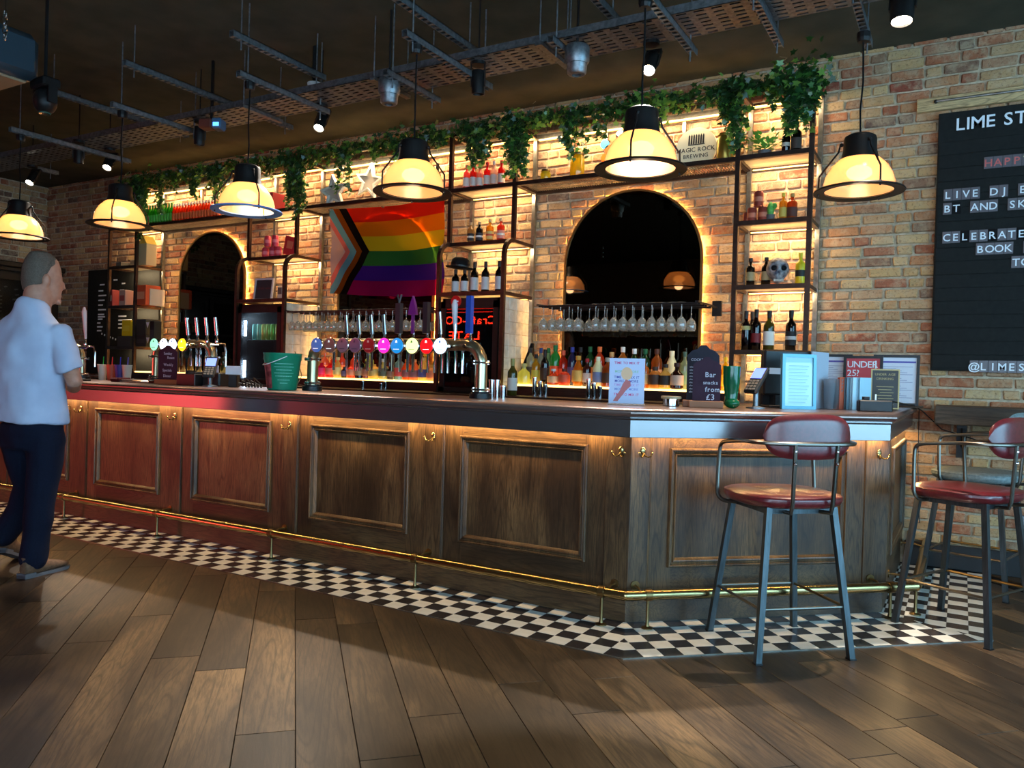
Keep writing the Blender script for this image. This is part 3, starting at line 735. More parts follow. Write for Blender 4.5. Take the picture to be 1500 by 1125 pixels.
def bottle(kind, p, h, r, glass, label=None, cap=None, square=False, text_l=None, group=None, cat='bottle', capr=.46, lz=(.14,.48), opaque=False, mark=None, seed=0):
    n = 4 if square else 14; k = (kind, round(h,3), round(r,3), glass, label, cap, square, mark, lz, opaque)
    if k not in ctr:
        pr = [(a*r*(1.25 if square and i < 4 else 1), b*h) for i, (a,b) in enumerate(PROF[kind])]
        gm = mat('painted_glass_%02x%02x%02x' % glass, glass, .3) if opaque else bmat(glass)
        me = MB().lathe(pr, n).mesh(kind+'_bottle', gm, smooth=not square)
        parts = []
        if cap:
            zt = PROF[kind][-1][1]*h
            parts.append(('cap', MB().lathe([(r*.41,zt-.10*h if kind != 'wine' else zt-.16*h),(r*.45,zt-.09*h),(r*.45,zt+.03*h),(r*.40,zt+.035*h)], 10).mesh('cap', lmat(cap), smooth=True)))
        if label:
            rr = r*1.02*(1.25 if square else 1)
            parts.append(('label', MB().lathe([(rr,lz[0]*h),(rr,lz[1]*h)], n, cap=False).mesh('label', lmat(label), smooth=not square, recalc=False)))
            if mark:
                b = MB(); b.lathe([(rr*1.015,(lz[0]*.6+lz[1]*.4)*h),(rr*1.015,(lz[0]*.35+lz[1]*.65)*h)], n, cap=False); parts.append(('label_band', b.mesh('label_band', lmat(mark), smooth=not square, recalc=False)))
        ctr[k] = (me, parts)
    me, parts = ctr[k]
    o = link(kind+'_bottle' if kind in ('wine','beer') else 'bottle', me, None, p)
    o.rotation_euler = (0,0,(math.radians(25) if square else R.uniform(0,1)))
    for nm, pm in parts: link(nm, pm, o)
    tag(o, text_l, cat, group); return o
BLK, WHT, RED, GRN, YEL = (24,20,22), (222,214,200), (170,32,30), (34,96,44), (236,196,50)
def row(items, Y, z, group, where, r=None):
    """items: (px, kind, h, r, glass, label, cap, description, extras)"""
    for i, it in enumerate(items):
        px, kind, h, r, gl, lb, cp, desc = it[:8]; ex = it[8] if len(it) > 8 else {}
        p = at(px, 500, Y); y = Y+ex.get('dy', 0); ex = {k: v for k, v in ex.items() if k != 'dy'}
        bottle(kind, (p.x, y, z), h, r, gl, lb, cp, text_l=desc+' '+where, group=group, **ex)
# right tower
row([(1092,'wine',.30,.037,(34,14,18),(190,168,104),BLK,'dark wine bottle with a hanging yellow tag, leftmost',{'lz':(.52,.62)}),
     (1096.5,'wine',.30,.036,(30,12,16),(60,22,26),BLK,'plain dark wine bottle tucked behind the tagged one',{'dy':.10}),
     (1107,'wine',.31,.038,(30,12,16),(120,26,28),BLK,'dark red wine bottle with dark red motif',{'lz':(.2,.42)}),
     (1126,'wine',.30,.040,(96,96,30),(226,222,210),BLK,'olive green wine bottle with large white label'),
     (1158,'wine',.30,.038,(26,12,16),(22,20,22),BLK,'dark wine bottle with black label and cream neck tag',{'mark':(200,196,190)})], 6.02, ZS[0], 'wine on the lowest right shelf', 'on the lowest right shelf')
row([(1096,'spirit',.215,.034,(46,32,22),(160,138,96),BLK,'brown rum bottle with silver stripe, left one',{'lz':(.2,.5)}),
     (1119,'spirit',.215,.034,(60,36,22),(168,144,100),BLK,'brown rum bottle with silver stripe, just left of the skull',{'lz':(.2,.5)}),
     (1169,'spirit',.235,.035,(236,206,40),(40,40,34),(240,214,60),'bright yellow bottle with black print, right of the skull',{'opaque':True,'lz':(.26,.46)})], 6.0, ZS[1], 'bottles beside the skull', 'on the right tower')
row([(1141,'spirit',.21,.03,(222,172,50),(214,190,90),(220,190,60),'slim golden yellow liqueur bottle behind the cactus'),
     (1154,'spirit',.20,.037,(206,110,40),(96,60,50),(190,150,80),'amber rum bottle with dark label, rightmost')], 6.0, ZS[2], 'spirits beside the cactus', 'on the right tower')
row([(1142,'spirit',.20,.030,(28,20,18),(190,184,170),BLK,'small black bottle with white band label, left of the pair',{'lz':(.3,.44)}),
     (1157,'spirit',.235,.038,(24,16,14),(64,54,48),BLK,'larger black bottle with dark label, right of the pair')], 6.0, ZS[3], 'black bottles on the top right shelf', 'under the ivy')
# tower above dark fridge
for i, px in enumerate((676.7,686.5,696,706.7,716.5,727.5)):
    cc = [(236,120,110),(226,60,50),(240,170,150),(230,50,44),(238,206,190),(222,52,46)][i]; ds = ['pale pink','red','blush pink','bright red','clear','deep red'][i]
    row([(px,'spirit',.235 if i != 2 else .21,.033,cc,(226,210,200),cc,'%s gin bottle with white label, number %s from left' % (ds, ['one','two','three','four','five','six'][i]))], 6.0, ZS[3], 'pink and red gin bottles on the top shelf', 'above the hat')
row([(685,'spirit',.20,.033,(190,150,90),(40,36,36),(196,170,130),'tan glass bottle with black label, leftmost of four',{'mark':(220,214,200)}),
     (697.7,'spirit',.20,.033,(30,24,30),(40,40,44),(180,150,110),'black bottle with round white mark, second of four',{'mark':(214,210,206)}),
     (713,'spirit',.215,.036,(240,180,40),(230,196,110),(220,190,130),'yellow bottle with pale label, third of four',{'mark':(206,90,60)}),
     (729,'spirit',.215,.036,(232,90,50),(236,150,130),(222,196,150),'coral red bottle with pink label, rightmost of four',{'mark':(240,226,214)})], 6.0, 2.447, 'flavoured spirits above the hat', 'above the hat')
for i, px in enumerate((665,678,692.5,708.5,728.5)):
    row([(px,'wine',.275 if i > 1 else .22,.036,(26,12,14),(204,198,196),(36,26,26),'dark wine bottle with white label, %s' % ['leftmost, under the hat','second, under the hat','third, beside the hat','fourth, right of the hat','rightmost, set apart'][i],{'lz':(.1,.5)})], 5.86, 1.981, 'red wine under and beside the hat', 'over the fridge')
# hat
hp = at(673.6, 400, 5.84); h = thing('bowler_hat', (hp.x, 5.84, 2.2), 'black felt hat resting on wine bottles over the dark fridge', 'hat')
b = MB(); b.lathe([(.0,.004),(.088,.0),(.128,.006),(.134,.014),(.128,.018),(.09,.012),(.086,.016),(.086,.05),(.078,.082),(.055,.100),(.03,.104),(0,.100)], 24); hc = b.local('crown', M_MATTE, h, smooth=True); hc.rotation_euler = (0,math.radians(6),0)
b = MB(); b.lathe([(.0875,.014),(.0885,.034)], 24, cap=False); hb = b.local('hat_band', M_BLACK, hc)
# green and orange minis on the far overhead shelf
x0 = at(214, 318, 5.98).x; x1 = at(322, 300, 5.98).x
N = 27
for i in range(N):
    x = x0+(x1-x0)*i/(N-1); gr = i < 11
    bottle('beer', (x, 5.96, ZS[3]-.004), .235 if gr else .215, .027, (70,170,50) if gr else (226,92,34), (96,190,70) if gr else (236,110,50), (60,120,50) if gr else (236,222,200),
           text_l='%s soda bottle, %s from left of the %s ones on the far overhead shelf' % (('green',ORD[i],'green') if gr else ('orange',ORD[i-11],'orange')), group='green soda bottles in a row' if gr else 'orange soda bottles in a row')
# ledge bottles, right section
RB = [ # px, kind, h, r, glass, label, cap, words, extras ; front row
 (769,'squat',.20,.055,(214,226,140),None,(196,190,120),'round clear bottle glowing lime'),
 (786,'spirit',.26,.036,(212,176,40),(200,186,70),BLK,'olive yellow bottle with dark neck'),
 (799,'wine',.30,.036,(22,20,22),(60,40,30),BLK,'black wine shaped bottle'),
 (812,'squat',.155,.052,(196,96,40),(226,190,150),(214,214,210),'squat amber bottle with silver top'),
 (828,'decanter',.19,.050,(214,96,60),(196,84,60),(90,40,30),'square shouldered red bottle'),
 (848,'diamond',.27,.050,(216,150,40),(230,180,90),(206,150,60),'diamond shaped golden tequila bottle'),
 (861,'spirit',.23,.036,(90,36,30),(214,190,180),(150,30,40),'dark red bottle with pale label'),
 (877,'cream',.25,.044,(240,224,170),(120,130,170),(246,236,200),'cream white opaque bottle with blue label'),
 (891,'spirit',.24,.045,(168,92,30),(70,44,28),(180,170,150),'brown whisky bottle with black label'),
 (911,'spirit',.22,.046,(206,130,50),(206,160,120),(60,40,30),'amber bottle partly behind the cocktail card'),
 (927,'decanter',.22,.045,(190,140,70),(214,170,120),(60,40,30),'square amber bottle behind the cocktail card'),
 (944,'spirit',.24,.046,(206,140,60),(226,186,130),(60,40,30),'amber bottle with broad peach label'),
 (961,'decanter',.23,.052,(216,176,100),(70,50,40),(60,40,30),'clear gold bottle with black label'),
 (976,'squat',.22,.050,(222,206,130),(40,36,34),BLK,'textured pineapple style bottle with black label'),
 (993,'squat',.23,.052,(60,22,16),(206,180,160),(50,20,16),'dark red brown jug bottle with pale label'),
 (1040,'spirit',.24,.040,(226,120,50),(240,170,110),(230,120,60),'orange bottle behind the chalkboard'),
]
RB2 = [
 (777,'tall',.32,.036,(196,206,180),(60,60,70),BLK,'tall clear bottle with dark blue cap'),
 (792,'tall',.32,.036,(170,190,190),(50,70,120),(40,60,120),'tall clear bottle with blue label'),
 (803,'tall',.32,.036,(150,200,160),(40,130,70),(30,100,50),'tall pale bottle with green cap'),
 (813,'tall',.345,.045,(60,190,90),(214,84,50),(20,110,60),'tall bright green bottle with red label'),
 (825,'tall',.30,.038,(214,70,40),(226,80,50),(214,90,60),'tall red bottle'),
 (838,'tall',.33,.040,(52,52,120),(70,70,140),(50,60,150),'tall indigo blue bottle'),
 (850,'tall',.33,.038,(60,40,24),(206,200,80),BLK,'tall brown bottle with lime label'),
 (864,'tall',.335,.040,(34,110,56),(190,160,110),(20,90,50),'tall green bottle with round tan label'),
 (878,'tall',.335,.044,(226,90,40),(236,110,60),(226,110,50),'tall orange bottle'),
 (896,'spirit',.29,.045,(196,110,40),(200,120,50),(206,160,100),'amber whiskey bottle with wooden stopper'),
 (912,'tall',.335,.042,(220,150,60),(226,190,160),(236,230,220),'tall amber bottle with white cap'),
 (929,'tall',.32,.042,(30,100,46),(226,214,196),(240,240,236),'tall green bottle with cream label and white cap'),
 (945,'tall',.32,.042,(40,120,70),(60,110,60),(30,100,60),'tall green bottle with green cap'),
 (962,'tall',.32,.045,(206,120,40),(236,190,150),(90,50,36),'tall amber bottle with peach label'),
 (984,'cream',.31,.045,(240,230,180),None,(244,238,200),'tall cream white opaque bottle'),
 (1003,'spirit',.30,.038,(180,200,170),(120,160,140),(60,90,80),'pale green glass bottle'),
 (1051,'spirit',.24,.036,(206,70,50),(190,110,90),(120,70,50),'red bottle between chalkboard and yellow tube'),
 (1063,'tall',.26,.030,(236,206,40),(240,214,60),(236,206,40),'slim bright yellow tube bottle'),
]
for lst, Y, w in ((RB, 5.93, 'front row of the right ledge'), (RB2, 6.07, 'back row of the right ledge')):
    row([(a[0]+(0 if Y < 6 else 1),)+a[1:7]+(a[7]+',',)+((dict(opaque=True),) if 'opaque' in a[7] else ()) for a in lst], Y, 1.188, 'bottles on the right backlit ledge', w)
LB = [
 (472,'decanter',.20,.046,(206,30,110),(226,60,130),None,'magenta liqueur bottle with pink label'),
 (484,'decanter',.20,.044,(226,40,50),(240,120,110),None,'scarlet liqueur bottle'),
 (495.5,'diamond',.22,.046,(226,210,130),(240,224,150),(226,210,150),'pale yellow faceted bottle'),
 (506,'decanter',.15,.036,(80,50,70),(90,90,140),BLK,'small dark bottle with blue label'),
 (516,'decanter',.18,.048,(236,110,80),(240,160,130),None,'coral square bottle'),
 (528,'wine',.22,.046,(30,28,46),(170,150,130),BLK,'navy bottle with triangular tan label'),
 (538,'squat',.19,.040,(150,100,80),(170,120,100),BLK,'dusky brown bottle'),
 (549,'decanter',.20,.056,(236,214,140),(226,200,120),None,'wide clear bottle with gold label'),
 (563,'squat',.22,.050,(206,206,150),(90,100,90),(240,236,220),'clear bottle with dark green band'),
 (573,'decanter',.17,.034,(70,50,50),(120,100,96),BLK,'small dark brown bottle with grey label'),
 (586,'spirit',.24,.046,(150,190,206),(226,90,90),(120,170,190),'sky blue bottle with red lower label'),
 (597,'cream',.20,.044,(240,130,50),(150,100,110),(236,140,60),'orange bottle with round violet mark'),
 (608,'cream',.20,.046,(240,160,110),(140,100,120),(236,170,110),'peach bottle with round violet mark'),
 (621,'cream',.22,.048,(240,226,160),(80,90,170),(240,226,160),'cream bottle with blue crest'),
 (633,'decanter',.20,.046,(226,196,160),(214,140,120),(226,190,90),'clear bottle with red and white label'),
]
row([a[:7]+(a[7]+',',) for a in LB], 5.93, 1.188, 'bottles on the ledge under the flag', 'on the ledge under the flag')
LB2 = [(477,'spirit',.26,.04,(236,150,110),(240,190,150),None,'tall pale coral bottle'),(490,'spirit',.26,.04,(240,110,70),(240,140,100),None,'tall orange red bottle'),(502,'spirit',.27,.04,(240,120,80),(240,150,110),None,'tall tangerine bottle'),(520,'spirit',.27,.04,(240,120,70),(240,130,90),None,'tall salmon bottle'),(542,'spirit',.28,.046,(206,226,160),(120,190,90),None,'tall clear bottle with green wreath'),(572,'spirit',.27,.036,(90,60,60),(140,60,60),None,'tall dark bottle'),(601,'spirit',.27,.04,(150,90,80),(180,110,90),None,'tall rust bottle'),(624,'spirit',.27,.048,(226,196,40),(236,206,60),(236,206,50),'tall lemon yellow bottle'),(640,'spirit',.27,.04,(214,170,60),(226,180,70),(230,190,50),'tall golden bottle')]
row([a[:7]+(a[7]+',',) for a in LB2], 6.06, 1.188, 'bottles on the ledge under the flag', 'back row under the flag')
LB3 = [(px,'spirit',.24,.035,c,None,BLK,'%s bottle' % n) for px,c,n in ((268,(90,60,40),'dark amber'),(280,(120,100,60),'olive'),(292,(60,60,70),'slate'),(304,(140,90,60),'bronze'),(316,(90,50,40),'dark brown'),(328,(70,80,60),'dark green'))]
row([a[:7]+(a[7]+',',) for a in LB3], 5.95, 1.188, 'bottles below the left mirror', 'on the ledge below the left arched mirror')
# bottles inside the dark fridge and cans inside the lit one
for i, x in enumerate((-3.98,-3.90,-3.82,-3.74,-3.66,-3.58)):
    bottle('beer', (x, 5.84, 1.34), .2, .028, (60,44,30), (200,196,190), BLK, text_l='brown beer bottle on the middle shelf inside the dark fridge, %s from left' % ORD[i], group='beers inside the dark fridge')
    bottle('beer', (x, 5.84, 1.132), .19, .028, (40,60,40), (206,200,190), WHT, text_l='green beer bottle on the floor of the dark fridge, %s from left' % ORD[i], group='beers inside the dark fridge')
def can(p, r, h, col, label, group, top=(200,200,204), nm='drink_can', band=None):
    k = ('can', r, h, col, band)
    if k not in ctr:
        body = MB().lathe([(r*.8,0),(r,.008),(r,h-.012),(r*.84,h)], 14).mesh(nm, mat('can_%02x%02x%02x' % col, col, .3, .4), smooth=True)
        ctr[k] = (body, MB().lathe([(r*.83,h-.002),(r*.83,h+.001),(r*.7,h+.001)], 14).mesh('can_lid', M_CHROME), MB().lathe([(r*1.01,h*.35),(r*1.01,h*.65)],14,cap=False).mesh('label_band', lmat(band), smooth=True, recalc=False) if band else None)
    b_, l_, d_ = ctr[k]; o = link(nm, b_, None, p); link('lid', l_, o)
    if d_: link('label_band', d_, o)
    return tag(o, label, 'can', group)
for i, c in enumerate(((90,170,150),(120,190,150),(196,206,80),(150,190,60),(120,210,60),(150,180,50),(206,180,60),(236,150,50))):
    can((-6.53+i*.068, 5.84, 1.561), .03, .165, c, '%s can inside the lit fridge, number %d from left' % (['teal','mint','pale lime','moss green','bright green','olive green','mustard','orange'][i], i+1), 'cans in the lit fridge')
# cans and boxes on towers
pz = [(389,2.448),(399.5,2.448),(408,2.448),(392,2.57),(403,2.57)]
for i, (px, z) in enumerate(pz):
    can((at(px,360,6.0).x, 6.0, z), .036, .118, (206,70,90), 'pink drink can, %s of the small stack on the second tower' % ['lower left','lower middle','lower right','upper left','upper right'][i], 'stack of pink cans', band=(226,120,130))
for i, (px, z) in enumerate([(1102,ZS[2]),(1118,ZS[2]),(1111,ZS[2]+.118)]):
    can((at(px,300,6.0).x, 6.0, z), .036, .116, (160,70,56), 'copper coloured can, %s of three beside the cactus' % ['lower left','lower right','top'][i], 'stack of copper cans', band=(206,120,90))
can((at(1094.5,300,6.08).x, 6.08, ZS[2]), .03, .10, (120,60,50), 'small dark copper can at the back of the stack', 'stack of copper cans')
# ================================================================== SHELF OBJECTS
# skull
p = at(1139, 400, 5.99); sk = thing('skull_ornament', (p.x, 5.99, ZS[1]), 'mottled grey skull ornament between bottles on the right tower', 'skull')
bm = bmesh.new(); bmesh.ops.create_icosphere(bm, subdivisions=4, radius=.1)
for v in bm.verts:
    c = v.co; x, y, z = c.x/.1, c.y/.1, c.z/.1
    r = Vector((x*.082, y*.105, z*.088+.118))
    if z < -.2: k = min(1, (-z-.2)/.8); r.x *= 1-.38*k; r.y = r.y*(1-.25*k)-.02*k; r.z -= .018*k
    if y < -.2:
        r.y += .012*(1-abs(z))
        for sx in (-1,1):
            d = math.hypot(x-sx*.42, z-.05); 
            if d < .30: r.y += .045*(1-(d/.30)**2)
        d = math.hypot(x*1.4, z+.38)
        if d < .2: r.y += .03*(1-(d/.2)**2)
        if z < -.62: r.y += .006*math.sin(x*28)
    v.co = r
for f in bm.faces: f.smooth = True
me = bpy.data.meshes.new('cranium'); bm.to_mesh(me); bm.free(); me.materials.append(noisemat('mottled_bone', (70,70,84), (170,164,160), 26, .5, .4))
o = link('cranium', me, sk); o.rotation_euler = (0,0,math.radians(18))
b = MB(); b.sphere((-.034,-.068,.122), .02, 10, 6, (1,.5,1)); b.sphere((.034,-.068,.122), .02, 10, 6, (1,.5,1)); o = b.local('eye_socket', M_MATTE, sk); o.rotation_euler = (0,0,math.radians(18))
b = MB()
for i in range(7): b.cbox(-.035+i*.0103,-.0262+i*.0103,-.080,-.07,.022,.040,.002)
o = b.local('teeth', mat('teeth', (190,184,170), .4), sk); o.rotation_euler = (0,0,math.radians(18))
# cactus
p = at(1129, 300, 6.0); cs = thing('potted_cactus', (p.x,6.0,ZS[2]), 'small green cactus in a grey pot between cans and bottles', 'cactus')
MB().lathe([(.026,0),(.034,.055),(.030,.055),(.028,.04)], 12).local('pot', mat('pot_grey',(90,90,92),.6), cs, smooth=True)
b = MB(); b.sphere((0,0,.095), .03, 12, 10, (.9,.9,1.9)); b.sphere((.03,0,.12), .016, 8, 6, (1,1,1.6)); b.local('cactus_body', noisemat('cactus_green',(70,150,60),(120,190,90),40,.5,.5), cs, smooth=True)
# leafy plants helper
def leafmesh(mb, p, d, s, up=Vector((0,0,1)), wide=.42):
    d = d.normalized(); w = d.cross(up); w = w.normalized() if w.length > .01 else Vector((1,0,0)); nrm = w.cross(d)
    a = p; m = p+d*s*.45
    mb._a([a, m+w*s*wide+nrm*s*.05, p+d*s, m-w*s*wide+nrm*s*.05], [(0,1,2,3)])
def ivyleaf(mb, p, d, s, nrm):
    d = d.normalized(); w = d.cross(nrm).normalized()
    P = [(0,0),(.42,-.12),(.30,.22),(.52,.42),(.2,.5),(0,1),(-.2,.5),(-.52,.42),(-.30,.22),(-.42,-.12)]
    mb._a([p+w*(a*s)+d*(b_*s) for a,b_ in P], [tuple(range(10))])
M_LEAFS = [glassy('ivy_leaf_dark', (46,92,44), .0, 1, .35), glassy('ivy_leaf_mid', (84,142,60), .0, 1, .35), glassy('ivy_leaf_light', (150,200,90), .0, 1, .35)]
M_STEM = mat('ivy_stem', (74,66,36), .7)
p = at(1120, 215, 6.0); su = thing('leafy_plant', (p.x,6.0,ZS[3]), 'small bright green leafy plant beside two black bottles', 'plant')
MB().lathe([(.04,0),(.05,.05),(.04,.05)],12).local('pot', mat('pot_grey'), su, smooth=True)
b = MB()
for i in range(140):
    a = R.uniform(0,2*pi); e = R.uniform(-.1,1.1); d = Vector((math.cos(a)*math.cos(e),math.sin(a)*math.cos(e),math.sin(e))); leafmesh(b, Vector((0,0,.06))+d*R.uniform(.01,.13), d, R.uniform(.03,.05))
tag(b.local('foliage', mat('leaf_bright', (100,160,60), .5), su, recalc=False), kind='stuff')
# round sign
p = at(1020, 222, 6.12); rs = thing('round_sign', (p.x, 6.12, ZS[3]), 'round white brewery sign with black fence emblem and lettering', 'sign')
b = MB(); n = 40; rr = .165
b._a([(rr*math.cos(2*pi*i/n), -.01, rr+rr*math.sin(2*pi*i/n)) for i in range(n)]+[(rr*math.cos(2*pi*i/n), .01, rr+rr*math.sin(2*pi*i/n)) for i in range(n)], [tuple(range(n)), tuple(range(2*n-1,n-1,-1))]+[(i,(i+1)%n,n+(i+1)%n,n+i) for i in range(n)])
b.local('disc', mat('enamel_white', (232,226,196), .3), rs)
b = MB(); text(b, 'MAGIC ROCK', (.0,-.0108,rr-.025), (1,0,0), (0,0,1), .048, center=True); text(b, 'BREWING', (.0,-.0108,rr-.075), (1,0,0), (0,0,1), .044, center=True)
for i in range(7):
    x = -.057+i*.019; b._a([(x-.008,-.0108,rr+.035),(x+.006,-.0108,rr+.035),(x+.008,-.0108,rr+.10),(x+.002,-.0108,rr+.115),(x-.005,-.0108,rr+.10)], [(0,1,2,3,4)])
b._a([(-.065,-.0106,rr+.026),(.067,-.0106,rr+.026),(.069,-.0106,rr+.034),(-.065,-.0106,rr+.034)], [(0,1,2,3)])
b.local('lettering', mat('ink_black', (26,24,24), .6), rs, recalc=False)
# yellow glass jars / gold tin
def jar(px, Y, z, r, h, m, label, lid=None, name='jar'):
    p = at(px, 230, Y); t = thing(name, (p.x, Y, z), label, 'jar')
    MB().lathe([(r*.9,0),(r,.01),(r,h*.8),(r*.85,h*.88),(r*.85,h)], 16).local('body', m, t, smooth=True)
    b = MB().lathe([(r*.9,h*.96),(r*.95,h),(r*.9,h+.012),(0,h+.014)],16).local('rim', lid or m, t, smooth=True); return t
jar(846, 6.0, ZS[3], .062, .20, glassy('yellow_glass', (226,200,40), .4, 0, .06), 'yellow glass jar holding trailing ivy on the overhead shelf', M_BRASSD)
jar(1062, 6.0, ZS[3], .066, .20, mat('gold_tin', (156,130,52), .32, .6), 'dull gold tin beside the round white sign')
jar(800, 6.0, ZS[3], .045, .09, glassy('yellow_glass2', (226,210,60), .4, 0, .06), 'small yellow candle jar on the overhead shelf', M_BRASSD)
# colourful wall sign behind pendant
p = at(893, 205, 6.2); g = thing('dotted_sign', (p.x, 6.2, ZS[3]+.03), 'small sign of blue and orange discs half hidden by a lamp', 'sign')
for i, (dx, dz, c) in enumerate([(-.04,.25,(60,160,220)),(.0,.20,(226,90,40)),(-.03,.13,(236,110,30)),(-.04,.06,(240,140,30)),(.05,.28,(226,90,50)),(.1,.31,(70,170,220)),(.03,.16,(60,160,210)),(-.03,.0,(226,90,40))]):
    b = MB(); b.T = Matrix.Translation((dx,0,dz+.04)) @ Matrix.Rotation(pi/2,4,'X'); b.lathe([(.04,0),(.04,.012)],16); b.local('disc', mat('disc%d%d%d' % c, c, .4), g)
# stars
def star(px, py, Y, s, label, rot=0):
    p = at(px, py, Y); t = thing('star_ornament', (p.x, Y, p.z), label, 'star', 'white star ornaments')
    out = []; inn = []
    for i in range(10):
        a = pi/2+i*pi/5+rot; r = s if i % 2 == 0 else s*.45; out.append((r*math.cos(a), r*math.sin(a))); inn.append((r*.74*math.cos(a), r*.74*math.sin(a)))
    vs = []
    for (x,z),(u,w) in zip(out,inn): vs += [(x,-.02,z),(u,-.02,w),(u,.02,w),(x,.02,z)]
    b = MB(); b._a(vs, [[i*4+k,i*4+(k+1)%4,((i+1)%10)*4+(k+1)%4,((i+1)%10)*4+k] for i in range(10) for k in range(4)])
    b.local('frame', mat('star_white', (226,220,206), .5), t)
    b = MB(); b._a([(x,.004,z) for x,z in inn]+[(0,.004,0)], [(i,(i+1)%10,10) for i in range(10)]); b.local('back_plate', mat('star_back', (190,176,160), .6), t)
star(489, 282, 6.08, .19, 'white hollow star leaning on the overhead shelf, left one', .12)
star(541, 266, 6.15, .19, 'white hollow star leaning on the overhead shelf, right one', -.2)
bottle('wine', (at(641,250,6.05).x, 6.05, ZS[3]), .30, .035, (60,66,30), (90,80,50), BLK, text_l='dark green wine bottle alone beside the third lamp')
# red crate, book, framed picture on tower 2
p = at(398, 285, 6.02); t = thing('red_box', (p.x,6.02,ZS[3]), 'dark red cardboard box on the second tower behind ivy', 'box')
MB().cbox(-.11,.11,-.09,.09,0,.20,.004).local('carton', mat('box_red', (150,30,34), .6), t); b = MB(); b.box(-.10,.10,-.0925,-.09,.02,.09); b.local('printed_band', mat('box_red2', (196,50,60), .6), t)
p = at(425, 350, 6.02); t = thing('red_book', (p.x,6.02,2.448), 'red menu book leaning on the second tower', 'book'); 
b = MB(); b.T = Matrix.Rotation(.22,4,'Y'); b.cbox(-.10,.07,-.015,.015,.02,.22,.003); b.local('cover', mat('book_red', (190,44,50), .5), t); b = MB(); b.T = Matrix.Rotation(.22,4,'Y'); b.box(-.06,.03,-.0165,-.015,.09,.17); b.local('cover_patch', mat('book_tan', (210,120,90), .5), t)
def pframe(loc, w, h, lean, rz, fcol, pic, label, name='picture_frame', cat='picture frame', draw=None, fw=.018, dep=.02, back=None):
    t = thing(name, loc, label, cat, rz=rz); T = Matrix.Rotation(-lean,4,'X')
    b = MB(); b.T = T
    b.box(-w/2,-w/2+fw,-dep/2,dep/2,0,h); b.box(w/2-fw,w/2,-dep/2,dep/2,0,h); b.box(-w/2+fw,w/2-fw,-dep/2,dep/2,0,fw); b.box(-w/2+fw,w/2-fw,-dep/2,dep/2,h-fw,h); b.local('frame', fcol, t)
    b = MB(); b.T = T; b.box(-w/2+fw*.8,w/2-fw*.8,-dep*.1,dep*.35,fw*.8,h-fw*.8); b.local('picture', pic, t)
    if draw: draw(t, T, w, h, -dep*.1-.001)
    return t
def d_pic(t, T, w, h, y):
    b = MB(); b.T = T; text(b, 'SERVED HERE', (0,y,h*.5), (1,0,0), (0,0,1), .03, center=True); b.local('lettering', mat('faint_red', (110,50,50), .6), t, recalc=False)
pframe((at(383,420,5.86).x,5.88,1.982), .25, .24, .12, .1, mat('frame_pale',(196,190,188),.4), mat('pic_dark',(52,48,52),.3), 'pale framed dark picture on the shelf above the lit fridge', draw=d_pic)
p = at(409, 420, 5.9); t = thing('desk_clock', (p.x+.02,5.92,1.982), 'small cream box clock right of the framed picture', 'clock'); MB().cbox(-.045,.045,-.03,.03,0,.15,.012).local('case', mat('cream_case',(200,184,160),.5), t); MB().cbox(-.03,.03,-.034,-.029,.06,.13,.002).local('dial', mat('dial_grey',(96,90,84),.4), t)
# tower 1 boxes
def carton(px, py, Y, z, w, d, h, c, label, mark=None, rz=0, name='carton'):
    p = at(px, py, Y); t = thing(name, (p.x,Y,z), label, 'box', rz=rz); MB().cbox(-w/2,w/2,-d/2,d/2,0,h,.003).local('box_body', mat('carton_%02x%02x%02x' % c, c, .65), t)
    if mark: MB().box(-w*.38,w*.38,-d/2-.0015,-d/2,h*.3,h*.66).local('box_label', lmat(mark), t)
    return t
Z1 = [1.48, 1.979, 2.461]
carton(172,430,6.0,Z1[1],.10,.2,.20,(150,50,44),'red and cream box at left of the middle shelf, far tower',(206,180,150))
carton(190,430,6.0,Z1[1],.12,.2,.19,(190,150,130),'cream and pink striped box on the middle shelf, far tower',(170,70,60))
carton(216,430,6.0,Z1[1],.22,.2,.24,(206,84,44),'large orange box on the middle shelf, far tower',(226,150,110))
carton(229,430,6.05,Z1[1],.05,.2,.20,(190,176,160),'narrow pale box beside the large orange box, far tower')
carton(194,470,5.98,Z1[0]+.13,.17,.16,.19,(240,200,20),'bright yellow box on the lower shelf of the far tower',(246,214,60))
carton(192,500,6.0,Z1[0],.25,.2,.128,(60,58,54),'flat dark grey box carrying the yellow box, far tower')
carton(217,470,6.0,Z1[0]+.14,.20,.2,.19,(52,52,48),'black box with white triangle, upper of two on the far tower')
carton(217,500,6.0,Z1[0],.20,.2,.138,(46,46,44),'black box with white triangle, lower of two on the far tower',(60,60,56))
carton(228,480,5.9,Z1[0],.08,.1,.30,(26,26,28),'tall black menu box at the right edge of the far tower',(60,60,60))
for px,py,z in ((217,470,Z1[0]+.22),(217,500,Z1[0]+.04)):
    p = at(px,py,5.9); t = thing('triangle_sticker', (p.x-.005,5.898,z), 'white triangle sticker on %s black box' % ('the upper' if z > 1.65 else 'the lower'), 'sticker'); MB()._a([(-.03,0,.07),(.03,0,.07),(0,0,0),(-.03,-.001,.07),(.03,-.001,.07),(0,-.001,0)],[(0,1,2),(3,5,4),(0,1,4,3),(1,2,5,4),(2,0,3,5)]).local('print', M_PAPER, t)
carton(180,395,6.0,Z1[2],.10,.12,.06,(90,84,74),'small grey box on the upper shelf of the far tower')
carton(200,385,6.1,Z1[2],.12,.10,.10,(150,140,124),'beige box on the upper shelf of the far tower')
p = at(216,370,6.0); t = thing('paper_lantern', (p.x,6.0,Z1[2]), 'house shaped cream paper bag lantern on the far tower', 'lantern')
